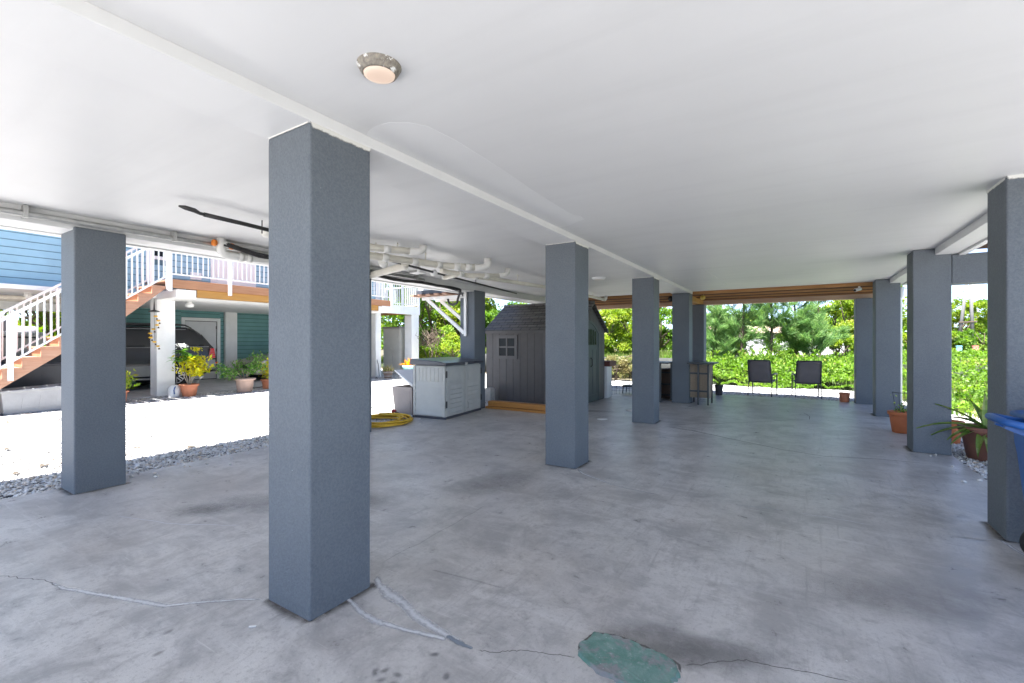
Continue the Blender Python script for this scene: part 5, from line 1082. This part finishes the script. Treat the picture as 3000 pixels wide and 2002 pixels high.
sl2 = thing("garden_spotlight", "small grey spotlight on a stake behind the fluted pot", "spotlight", (-14.6, 6.38, gy)); mesh("stake", MB().tube([(-14.55, 6.22, .2), (-14.6, 6.34, .42)], .01, 6), MT['galv'], sl2); mesh("lamp_head", MB().tube([(-14.6, 6.33, .42), (-14.6, 6.42, .50)], [.03, .055], 12), MT['galv'], sl2)
wc = thing("wind_chime", "hanging wind chime of small yellow birds on the white column", "wind chime", (-14.75, 5.35, 2.4))
mesh("canopy", MB().lathe([(.13, 2.30), (.11, 2.33), (.02, 2.36), (.005, 2.66)], (-14.75, 5.30, 0), 16), MT['frame'], wc)
for k in range(8):
    y = 5.30 + .09 * math.sin(k * 1.0); z = 2.18 - .115 * k; x = -14.75 + .09 * math.cos(k)
    bd = mesh("bird", MB().lathe([(.001, -.06), (.022, -.02), (.026, .02), (.001, .055)], (x, y, z), 8, axis='y').add([(x, y - .02, z), (x + .10, y, z + .03), (x, y + .03, z), (x - .1, y, z + .03)], [(0, 1, 2), (0, 2, 3)]), MT['yellow'], wc); mesh("bell", MB().lathe([(.001, .03), (.02, .01), (.026, -.02)], (x, y + .03, z - .07), 8), MT['darkwood'], bd)
mesh("string", MB().tube([(-14.75, 5.30, 2.3), (-14.75, 5.32, 1.3)], .004, 4), MT['cable2'], wc)
# things below the balcony
tc = thing("storage_cabinet", "tall pale grey resin cabinet standing under the neighbor's balcony", "cabinet", (-16.2, 15.7, 0))
mesh("body", MB().box(-16.85, -15.7, 15.25, 16.2, -.03, 2.12), MT['locker'], tc, .02); mesh("top", MB().box(-16.9, -15.66, 15.2, 16.25, 2.121, 2.19), MT['deckbox'], tc, .02)
mesh("door", MB().box(-16.70, -16.22, 15.225, 15.248, .1, 1.08).box(-16.20, -15.74, 15.225, 15.248, .1, 1.08).box(-16.70, -15.74, 15.225, 15.248, 1.1, 2.08), MT['locker'], tc, .006)
m = MB()
for k in range(8): m.box(-15.699, -15.685, 15.32, 16.1, .2 + .22 * k, .38 + .22 * k)
mesh("side_panel", m, MT['locker'], tc)
for x, z in ((-16.55, 1.7), (-15.86, 1.7), (-16.3, 1.17), (-16.06, 1.17)): mesh("knob", MB().lathe([(.03, 0), (.03, -.03)], (x, 15.224, z), 10, axis='y'), MT['locker'], tc)
br = pot("barrel_planter", "faded wooden half barrel of pale striped plants", "planter", -14.48, 13.36, gy, .15, .205, .30, MT['barrelw'], 24, .02, .012)
mesh("hoop", MB().lathe([(.186, .05), (.19, .065), (.186, .08)], (-14.48, 13.36, 0), 24).lathe([(.205, .2), (.21, .215), (.205, .23)], (-14.48, 13.36, 0), 24), MT['galv'], br)
m = MB()
for k in range(46): m.blade((-14.48 + rnd.gauss(0, .09), 13.36 + rnd.gauss(0, .09), .24), rnd.uniform(0, 6.28), rnd.uniform(.9, 1.5), rnd.uniform(.2, .36), .05, .3, 4)
rnd_attr(mesh("foliage", m, MT['lf_var'], br))
tpot = pot("potted_bromeliad", "orange bromeliad in an aqua glazed pot behind the grey locker", "potted plant", -13.3, 13.4, gy, .20, .26, .56, MT['tealpot'], 32, 0, .015)
m = MB()
for k in range(70): m.blade((-13.3 + rnd.gauss(0, .05), 13.4 + rnd.gauss(0, .05), .50), rnd.uniform(0, 6.28), rnd.uniform(.3, 1.5), rnd.uniform(.22, .4), .06, rnd.uniform(.2, .9), 4)
rnd_attr(mesh("foliage", m, MT['lf_brom'], tpot))
tag(mesh("garden_hose", MB().tube([(-15.0, 13.2, 0), (-14.8, 13.0, .02), (-14.6, 12.9, .0), (-14.75, 12.75, .01), (-14.95, 12.8, .0), (-15.2, 12.7, 0)], .014, 6).tube([(-15.22, 13.55, 0), (-15.22, 13.5, .5), (-15.26, 13.46, .72), (-15.3, 13.46, .75)], .014, 6), MT['cable2'], origin=(-15, 13, 0)), "thin dark hose lying by the white corner post across the yard", "hose")
tag(mesh("garden_hose", MB().tube([(-15.2, 9.4, .01), (-15.0, 8.6, .01), (-14.9, 7.9, .0), (-14.95, 7.6, .0)], .014, 6), MT['cable2'], origin=(-15, 8.5, 0)), "dark hose lying on the carport edge behind the tan pot", "hose")
# ================================================================== VEGETATION AND FAR THINGS
def bnoise(x, y):
    return (np.sin(x * 1.7 + .6 * np.sin(y * 1.3)) * np.cos(y * 1.45 + .5 * np.sin(x * 2.1)) + .5 * np.sin(x * 3.9 + y * 2.7) * np.cos(y * 4.3 - x * 1.2))
def front(x, y):
    """distance behind the vegetation's front edge"""
    a = y - 17.45 - .25 * np.sin(x * 1.9)
    # right hand edge (1.6,17.4) -> (3.5,9.8) -> (9,4)
    def line(px, py, qx, qy):
        dx, dy = qx - px, qy - py; L = math.hypot(dx, dy); return ((x - px) * -dy + (y - py) * dx) / L
    b = np.minimum(line(1.6, 17.4, 3.5, 9.8), line(3.5, 9.8, 9.0, 4.0))
    return np.where(x < 1.6, a, np.maximum(a, b)), b
def hgt(x, y):
    d, b = front(x, y)
    left = np.minimum(.62, .12 + .58 * np.maximum(d, 0)) - .05 * np.clip(d - 2.2, 0, 7) + .13 * bnoise(x, y) + .10 * bnoise(x * .45 + 3, y * .5)
    right = np.minimum(.85, .03 + .085 * np.maximum(d, 0)) + .06 * bnoise(x, y)
    t = np.clip((x - 1.2) / 1.2, 0, 1); h = left * (1 - t) + right * t
    t2 = np.clip((-3.6 - x) / 1.0, 0, 1); far = .35 + .05 * np.clip(y - 20, 0, 8) + .05 * bnoise(x, y)
    h = h * (1 - t2) + np.where(y > 19.3, far, -.2) * t2
    return np.where(d > 0, h, -.2)
nx, ny = 150, 110
gx = np.linspace(-26, 26, nx); gy_ = np.linspace(4.0, 44, ny)
m = MB(); H = [[float(hgt(np.array(x), np.array(y))) * .80 - .06 for x in gx] for y in gy_]
m.add([(gx[i], gy_[j], H[j][i]) for j in range(ny) for i in range(nx)], [(j * nx + i, j * nx + i + 1, (j + 1) * nx + i + 1, (j + 1) * nx + i) for j in range(ny - 1) for i in range(nx - 1) if max(H[j][i], H[j][i + 1], H[j + 1][i], H[j + 1][i + 1]) > -.15], 0, True)
tag(mesh("terrain", m, M("overgrown_soil", (.022, .032, .010), .95, .4, 2, .6, 12)), kind="structure")
def scatter(x0, x1, y0, y1, dens, dmin=0, dmax=99, cond=None):
    n = int((x1 - x0) * (y1 - y0) * dens); x = NP.uniform(x0, x1, n); y = NP.uniform(y0, y1, n); d, b = front(x, y)
    k = (d > dmin) & (d < dmax)
    if cond is not None: k &= cond(x, y)
    x, y = x[k], y[k]; h = hgt(x, y); z = h * NP.uniform(.80, 1.12, len(x)) + np.abs(NP.normal(0, .05, len(x)))
    return np.stack([x, y, np.maximum(z, .0)], 1)
pts = np.concatenate([scatter(-3.9, 2.2, 17.2, 20.0, 2600, -.1, 2.4), scatter(-4.2, 3.2, 19.4, 25, 700), scatter(-6, 8, 24, 32, 200), scatter(1.5, 8, 8, 20, 420), scatter(3, 10, 18, 30, 190)])
keep = NP.uniform(0, 1, len(pts)) < np.clip(.50 + .75 * bnoise(pts[:, 0] * 1.3 + pts[:, 2] * 2.0, pts[:, 1] * 1.2 + pts[:, 2] * 2.6), .10, 1.0); pts = pts[keep]
pts[:, 2] += .10 * np.abs(bnoise(pts[:, 0] * 2.3, pts[:, 1] * 2.1)); patch = .5 + .25 * bnoise(pts[:, 0] * .8, pts[:, 1] * .9)
tag(leafmesh("undergrowth", pts, .095, MT['lf_vine'], None, np.array([0, -.3, .8]), .72, .3, colour=patch), "tangle of bright green vines and weeds beyond the gravel strip", "undergrowth", kind="stuff")
gp = np.concatenate([scatter(-24, -3.6, 19.3, 30, 210), scatter(1.7, 8, 8.5, 20, 160), scatter(-3.6, 2, 17.1, 17.9, 260)])
tag(leafmesh("grass", gp, .26, MT['lf_grass'], None, np.array([0, 0, 1.0]), .10, .7), "long bright grass growing behind the black silt fence and by the gravel", "grass", kind="stuff")
spg = scatter(-3.8, 2.2, 17.6, 24, 6, .3)
sp_pts = np.concatenate([spg[i] + np.stack([NP.normal(0, .05, 26), NP.normal(0, .05, 26), NP.uniform(-.1, .38, 26)], 1) for i in range(len(spg))])
tag(leafmesh("weeds", sp_pts, .13, MT['lf_vine'], None, np.array([0, 0, 1.0]), .4, .5), "taller pale weed sprigs standing out of the vine tangle", "weeds", kind="stuff")
tw = scatter(-3.8, 2.0, 17.4, 19.0, 45, .1, 1.6)
m = MB()
for x, y, z in tw[::2]: m.tube([(x, y, z - .25), (x + rnd.uniform(-.2, .2), y + rnd.uniform(-.15, .1), z + rnd.uniform(-.1, .12))], [.006, .003], 4, cap=False)
tag(mesh("dry_vine_stems", m, MT['twig'], origin=(0, 18, 0)), "thin dry stems showing in the vine tangle behind the chairs", "dry stems", kind="stuff")

def limbs(x, y, h, r, zc, n=5, tr=.12):
    m = MB(); top = (x + rnd.gauss(0, .15), y + rnd.gauss(0, .15), zc)
    m.tube([(x, y, -.1), (x + rnd.gauss(0, .06), y, zc * .5), top], [tr, tr * .8, tr * .6], 8)
    for k in range(n):
        a = 2 * math.pi * k / n + rnd.uniform(-.4, .4); L = r * rnd.uniform(.5, .9)
        s = (x + (top[0] - x) * .8, y + (top[1] - y) * .8, zc * rnd.uniform(.55, .95)); e = (x + L * math.cos(a), y + L * math.sin(a), min(h * .96, s[2] + rnd.uniform(.25, .8) * (h - s[2])))
        mid = tuple((s[i] + e[i]) / 2 + rnd.gauss(0, .08) for i in range(3)); m.tube([s, mid, e], [tr * .5, tr * .33, tr * .12], 6)
        for q in range(2):
            e2 = (mid[0] + rnd.gauss(0, r * .3), mid[1] + rnd.gauss(0, r * .3), mid[2] + rnd.uniform(.1, .5) * (h - mid[2])); m.tube([mid, e2], [tr * .28, tr * .08], 5)
    return m
def tree(label, x, y, h, r, z0, mat, n=7000, leaf=.17, clumps=26, sparse=.34, name="tree", cat="tree", squash=1.0, grp="trees around the lot"):
    t_ = thing(name, label, cat, (x, y, 0), grp)
    mesh("trunk", limbs(x, y, h, r, z0 + (h - z0) * .25, 6, .05 + h * .016), MT['bark'], t_)
    zc, rz = (h + z0) / 2, (h - z0) / 2 * squash; cs = []
    while len(cs) < clumps:
        v = NP.uniform(-1, 1, 3); q = np.linalg.norm(v)
        if .35 < q < 1: cs.append((x + v[0] * r, y + v[1] * r, zc + v[2] * rz))
    cs = np.array(cs); per = NP.choice(len(cs), n, p=(lambda w_: w_ / w_.sum())(NP.uniform(.4, 1.6, len(cs)))); tone = NP.uniform(.25, .75, len(cs))
    rad = min(r, (h - z0) / 2) * sparse
    g = NP.normal(size=(n, 3)); g /= np.linalg.norm(g, axis=1)[:, None]; g *= (NP.uniform(0, 1, n) ** .45)[:, None] * rad * NP.uniform(.7, 1.25, n)[:, None]; g[:, 2] *= .7
    leafmesh("crown", cs[per] + g, leaf, mat, t_, np.array([0, 0, 1.0]), .55, .25, colour=tone[per]); return t_
B, Y_, D_ = MT['lf_broad'], MT['lf_yel'], MT['lf_dry']
# beyond the neighbour's balcony and the bracket
tree("dense broad leaved tree seen under the neighbor's balcony", -21.6, 20.2, 6.8, 2.6, .3, B, 11000)
tree("tall green tree seen past the balcony's front post", -19.6, 21.6, 7.6, 2.4, .2, B, 12000)
tree("yellow green leafy tree behind the white bracket braces", -17.6, 22.3, 6.2, 2.0, .2, Y_, 10000)
tree("rounded tree with its top against the sky left of the shed roof", -15.8, 22.6, 4.9, 1.75, .3, B, 10000)
tree("lower rounded tree showing just above the shed roof", -14.6, 23.9, 4.0, 1.5, .3, B, 6000)
tree("far tall tree behind the neighbor's balcony rail", -25.5, 26, 9.0, 3.5, .8, B, 9000, .24)
tree("small lime green bush between the grey column and the silt fence", -12.75, 15.75, 1.95, .75, .25, Y_, 3200, .12, 16, .4, "bush", "bush", grp="bushes")
tree("dark green bush at the silt fence left of the lime bush", -14.6, 17.2, 2.2, .95, .1, B, 3600, .12, 16, .4, "bush", "bush", grp="bushes")
tree("low green bush at the foot of the balcony post", -15.6, 17.0, 1.7, .8, .05, Y_, 2600, .12, 14, .4, "bush", "bush", grp="bushes")
m = MB()
for k in range(90):
    a = rnd.uniform(0, 6.28); p0 = (-14.6 + rnd.gauss(0, .25), 16.2 + rnd.gauss(0, .2), rnd.uniform(1.2, 1.7)); p1_ = (p0[0] + rnd.gauss(0, .4), p0[1] + rnd.gauss(0, .2), p0[2] + rnd.uniform(.0, .55)); m.tube([p0, p1_, (p1_[0] + rnd.gauss(0, .2), p1_[1], p1_[2] + rnd.gauss(.05, .15))], [.014, .009, .004], 4, cap=False)
for k in range(6): m.tube([(-14.6 + rnd.gauss(0, .1), 16.2, 0), (-14.6 + rnd.gauss(0, .25), 16.2, 1.4)], [.03, .012], 5)
tag(mesh("dead_bush", m, MT['bark'], origin=(-14.6, 16.2, 0)), "bare grey dead bush among green trees beyond the balcony", "bush", "bushes")
# behind the boat, under the neighbour's house
for x, y, lb in ((-31, 4.2, "green tree standing behind the boat's stern"), (-29, 6.6, "bright green tree behind the boat's canvas covers"), (-35, 1.5, "tall green tree far behind the boat at the picture's edge"), (-30, 9.4, "green tree behind the neighbor's carport wall"), (-34, 5.5, "taller green tree between two others behind the boat")): tree(lb, x, y, 5.5 + rnd.random(), 2.3, .2, Y_ if y > 4 else B, 6500, .2)
# right of the shed
tree("bright yellow green tree right of the shed roof", -9.9, 27.0, 3.5, 1.35, .5, Y_, 7000, .15)
tree("bright green tree between the shed and the second column", -8.6, 27.8, 4.1, 1.4, .5, Y_, 8000, .15)
tree("thin reddish tree with bare twigs behind the shed gable", -12.3, 33.5, 5.4, 1.8, 2.6, D_, 1500, .17, 22, .25)
tree("leafy green tree behind the bar table", -7.4, 30.0, 3.7, 1.4, .6, B, 7000, .16); tree("yellow green tree far behind the bar table", -10.6, 35, 4.5, 1.7, .6, Y_, 7000, .18)
tree("open tree with long bare limbs high between the far columns", -9.4, 37.5, 7.6, 2.6, 3.4, B, 2600, .2, 24, .2)
tree("pale flowering bush behind the pet pen", -6.05, 17.35, 1.02, .62, .05, D_, 3200, .09, 18, .45, "bush", "bush", grp="bushes"); tree("smaller dry bush against the silt fence", -5.2, 17.7, .95, .6, .05, D_, 2600, .09, 16, .45, "bush", "bush", grp="bushes")
# behind the chairs
tree("dense green tree left of the needle trees", -5.5, 38.0, 3.9, 2.1, .6, B, 7500, .2); tree("round green tree above the peach roof", -3.2, 56, 5.2, 3.0, 1.0, B, 7500, .28); tree("yellow green tree above the far end of the peach roof", -8.4, 57, 5.0, 2.4, 1.0, Y_, 6500, .28)
tree("far green tree behind the white picket fence", 1.4, 60, 5.0, 3.2, .8, B, 6500, .28); tree("far green tree right of the picket fence", 5.6, 62, 5.2, 3.0, .8, B, 6500, .28)
tree("big yellow green tree left of the far right column", 2.25, 31.0, 4.5, 1.35, .7, Y_, 9500, .15, 30); tree("tall yellow green tree standing behind the far right column", 3.5, 33.2, 5.4, 1.7, .8, Y_, 9500, .16, 30)
tree("small yellow green bush at the right end of the picket fence", 1.75, 27.5, 2.4, .75, .5, Y_, 3500, .12, 16, .4, "bush", "bush", grp="bushes"); tree("low leafy bush in front of the peach roofed house", -3.4, 30.0, 1.8, .95, .6, B, 4200, .13, 16, .4, "bush", "bush", grp="bushes"); tree("dark low bush between two needle trees", -.6, 26.5, 1.9, .9, .5, B, 3600, .12, 16, .4, "bush", "bush", grp="bushes")
# right opening
tree("spreading flat topped tree behind the leaning poles", 14.4, 64.5, 6.2, 2.6, 2.2, Y_, 6500, .22, 34, .26); tree("spreading tree with gaps at the right of the leaning poles", 18.0, 67, 6.1, 2.8, 1.8, B, 6500, .22, 34, .26); tree("tree with open branches left of the leaning poles", 11.6, 63.5, 4.9, 2.0, 1.5, Y_, 4500, .2, 26, .26)
for x, y, lb in ((9.4, 47.5, "green bush behind the pale blue box"), (10.6, 48.5, "green bush between the blue and the coral box"), (12.0, 49.0, "green bush behind the coral box"), (13.6, 50.0, "green bush at the right of the coral box"), (8.0, 47.5, "green bush left of the pale blue box")): tree(lb, x, y, 2.5 + .5 * rnd.random(), 1.0, .3, B if x > 10 else Y_, 3200, .17, 16, .42, "bush", "bush", grp="bushes")
# needle trees
def casuarina(label, x, y, h, r, n, lean=0.0, fork=False):
    t_ = thing("needle_tree", label, "tree", (x, y, 0), "needle trees behind the chairs"); m = MB(); P = []; U = []
    ax = lambda t: (x + lean * t * h + .05 * math.sin(t * 7 + x), y + .04 * math.sin(t * 5), t * h)
    m.tube([ax(t / 10) for t in range(11)], [.065 * (1 - .085 * t) * h / 5 for t in range(11)], 7)
    br = []
    for k in range(int(46 * h / 5)):
        t = rnd.uniform(.18, .97); a = rnd.uniform(0, 6.28); L = r * (1.12 - t) * rnd.uniform(.6, 1.25) + .22; e = rnd.uniform(.35, .95); s = Vector(ax(t)); d = Vector((math.cos(a) * math.cos(e), math.sin(a) * math.cos(e), math.sin(e)))
        mid = s + d * L * .55; en = mid + (d + Vector((0, 0, rnd.uniform(-.35, .25)))) * L * .5; m.tube([s, mid, en], [.016, .010, .004], 4, cap=False); br.append((s, mid, en, L))
        for q in range(3):
            f = rnd.uniform(.3, .9); s2 = s + (mid - s) * f * 1.0 if f < .5 else mid + (en - mid) * (f - .5) * 2; en2 = s2 + Vector((rnd.gauss(0, .22), rnd.gauss(0, .22), rnd.uniform(.0, .35))) * L * .9; br.append((s2, (s2 + en2) / 2, en2, L * .45))
    wt = np.array([b[3] for b in br]); ch = NP.choice(len(br), n, p=wt / wt.sum())
    for i in ch:
        s, mid, en, L = br[i]; f = rnd.uniform(.3, 1.08); p = s + (mid - s) * f * 2 if f < .5 else mid + (en - mid) * (f - .5) * 2; d = (en - s).normalized()
        P.append(p + Vector((rnd.gauss(0, .06), rnd.gauss(0, .06), rnd.gauss(0, .05)))); U.append(d * 1.4 + Vector((0, 0, .15)))
    mesh("trunk", m, MT['bark'], t_)
    leafmesh("crown", [tuple(p) for p in P], .34, MT['lf_cas'], t_, np.array([tuple(u) for u in U]), .055, .66); return t_
casuarina("thin young needle tree right of the bar table", -3.1, 21.7, 3.3, .8, 4200); casuarina("feathery needle tree with a forked trunk behind the left chair", -2.05, 22.3, 5.8, 1.25, 6600, .005)
casuarina("tall needle tree above the gap between the chairs", -1.0, 23.0, 6.0, 1.15, 7600, .004); casuarina("dense needle tree above the right chair", -.1, 23.6, 5.6, 1.15, 8200, .012); casuarina("wispy pale needle tree right of the right chair", .85, 25.2, 5.2, 1.0, 4200, .01)
casuarina("short bushy needle tree behind the left chair", -2.6, 23.6, 2.6, 1.0, 4600); casuarina("low needle tree right of the right chair", .6, 23.0, 2.3, .95, 4000); casuarina("tall thin needle tree far behind the left chair", -4.2, 29.0, 5.2, 1.0, 4600)
# palm
pm = thing("palm_tree", "palm with drooping fronds right of the last middle column", "palm", (-6.25, 36, 0)); m = MB(); m.tube([(-6.3, 36, 0), (-6.2, 36, 3), (-6.1, 36, 5.3)], [.16, .13, .12], 8); mesh("trunk", m, MT['bark'], pm)
m = MB()
for k in range(16):
    a = k * 2.4; el = rnd.uniform(-.2, 1.0); d = Vector((math.cos(a), math.sin(a), 0)); p = Vector((-6.1, 36, 5.3)); e = el
    for s in range(9):
        q = p + (d * math.cos(e) + Vector((0, 0, math.sin(e)))) * .22
        for sg in (-1, 1): m.blade(p, a + sg * 1.1, e - .5, .42 * (1 - s / 14), .05, .5, 2)
        p = q; e -= .2
rnd_attr(mesh("frond", m, MT['lf_broad'], pm))
# silt fence
sf = thing("silt_fence", "sagging black silt fence on wooden stakes along the lot's edge", "fence", (-9.0, 18.4, 0))
m = MB(); xs = np.linspace(-16.5, -3.2, 60); vs = []
fy = lambda x: 18.9 - .08 * (x + 16.5) * 0 + .06 * math.sin(x * 2.1)
for x in xs: tz = .93 - .10 * abs(math.sin((x + 16.5) * 1.18)) ; vs += [(x, fy(x), -.05), (x, fy(x) + .03 * math.sin(x * 5), tz * .5), (x, fy(x) + .02 * math.sin(x * 3), tz)]
m.add(vs, [(i * 3 + k, i * 3 + 3 + k, i * 3 + 4 + k, i * 3 + 1 + k) for i in range(59) for k in range(2)], 0, True); fb = mesh("fabric", m, MT['silt'], sf); q = fb.modifiers.new("thickness", 'SOLIDIFY'); q.thickness = .006
for k in range(6): x = -16.5 + 2.66 * k; mesh("stake", MB().bar((x, fy(x) - .03, -.1), (x + rnd.uniform(-.1, .1), fy(x) - .03, 1.15), .035, .035), MT['twig'], sf)
# far house, picket fence, wall, pedestals, poles
fh = thing("far_house", "distant low house with a peach sheet roof behind the needle trees", "house", (-6.0, 52, 0))
mesh("wall", MB().box(-11.0, -1.6, 51.0, 56, -.1, 2.35), MT['hull'], fh); mesh("roof", MB().prism([(-11.4, 50.3, 2.34), (-11.4, 53.6, 3.15), (-11.4, 57, 2.34), (-11.4, 53.6, 3.02)], (10.2, 0, 0)), MT['roofpeach'], fh)
for x in (-9.6, -7.2, -4.6, -3.0): w_ = mesh("window", MB().box(x, x + 1.1, 50.96, 51.0, .9, 1.9), MT['white'], fh); mesh("pane", MB().box(x + .1, x + 1.0, 50.95, 50.959, 1.0, 1.8), MT['glass'], w_)
pf = thing("picket_fence", "distant white picket fence behind the needle trees", "fence", (-.3, 45, 0)); m = MB()
for k in range(62): x = -3.8 + .112 * k; m.box(x, x + .06, 44.98, 45.0, .35, 1.68)
mesh("picket", m, MT['white'], pf); mesh("rail", MB().box(-3.85, 3.15, 45.001, 45.03, .55, .63).box(-3.85, 3.15, 45.001, 45.03, 1.42, 1.50), MT['white'], pf)
for x in (-3.8, -1.5, .8, 3.1): mesh("post", MB().box(x, x + .1, 45.03, 45.13, -.1, 1.75), MT['white'], pf)
tag(mesh("sea_wall", MB().box(6.5, 16.5, 44.6, 45.6, -.1, .55), M("pale_concrete_wall", (.62, .58, .53), .9, .15, 2, .3, 10), origin=(11, 45, 0)), "low pale concrete wall under the blue and coral boxes", "wall")
for x, mt, lb in ((9.78, 'bluepost', "pale blue utility box on the low wall"), (10.63, 'coral', "coral coloured utility box on the low wall")):
    ub = thing("utility_box", lb, "utility box", (x + .14, 45, .55)); mesh("body", MB().box(x, x + .27, 44.85, 45.12, .551, 1.13), MT[mt], ub, .02); mesh("cap", MB().box(x - .02, x + .29, 44.83, 45.14, 1.131, 1.19), MT[mt], ub, .02)
up_ = thing("utility_pole", "two weathered poles leaning together with a crossbar", "utility pole", (13.7, 60, 0))
for a, b in (((13.05, 60, -.1), (13.9, 60, 8.6)), ((14.22, 60, -.1), (13.98, 60, 8.6))): mesh("pole", MB().tube([a, b], [.16, .11], 10), MT['pole'], up_)
mesh("crossbar", MB().bar((13.15, 59.85, 3.35), (14.45, 59.85, 3.42), .10, .12).bar((13.35, 59.84, 2.9), (13.85, 59.84, 3.35), .05, .06), MT['bark'], up_)
mesh("wire", MB().tube([(13.7, 60, 6.35), (8.0, 62, 5.9), (0, 64, 5.8)], .015, 4).tube([(13.65, 60, 5.85), (8.0, 62, 5.4), (0, 64, 5.3)], .015, 4), MT['cable2'], up_)
for z in (6.35, 5.85): mesh("insulator", MB().lathe([(.03, z - .06), (.06, z), (.03, z + .06)], (13.55, 60, 0), 8), MT['frame'], up_)
# far treeline closing the horizon
A = NP.uniform(R(52), R(150), 16000); rr = NP.uniform(88, 100, 16000); z = NP.uniform(0, 1, 16000) ** .8 * (4.8 + 1.2 * np.sin(A * 31) + .8 * np.sin(A * 73))
pts = np.stack([np.cos(A) * rr, np.sin(A) * rr, z], 1)
A2 = NP.uniform(R(150), R(200), 7000); r2 = NP.uniform(62, 70, 7000); p2_ = np.stack([np.cos(A2) * r2, np.sin(A2) * r2, NP.uniform(0, 1, 7000) * (4.5 + np.sin(A2 * 40))], 1)
tag(leafmesh("treeline", np.concatenate([pts, p2_]), .85, MT['lf_broad'], None, np.array([0, 0, 1.0]), .7, .2), "far green line of woods along the horizon", "woods", kind="stuff")
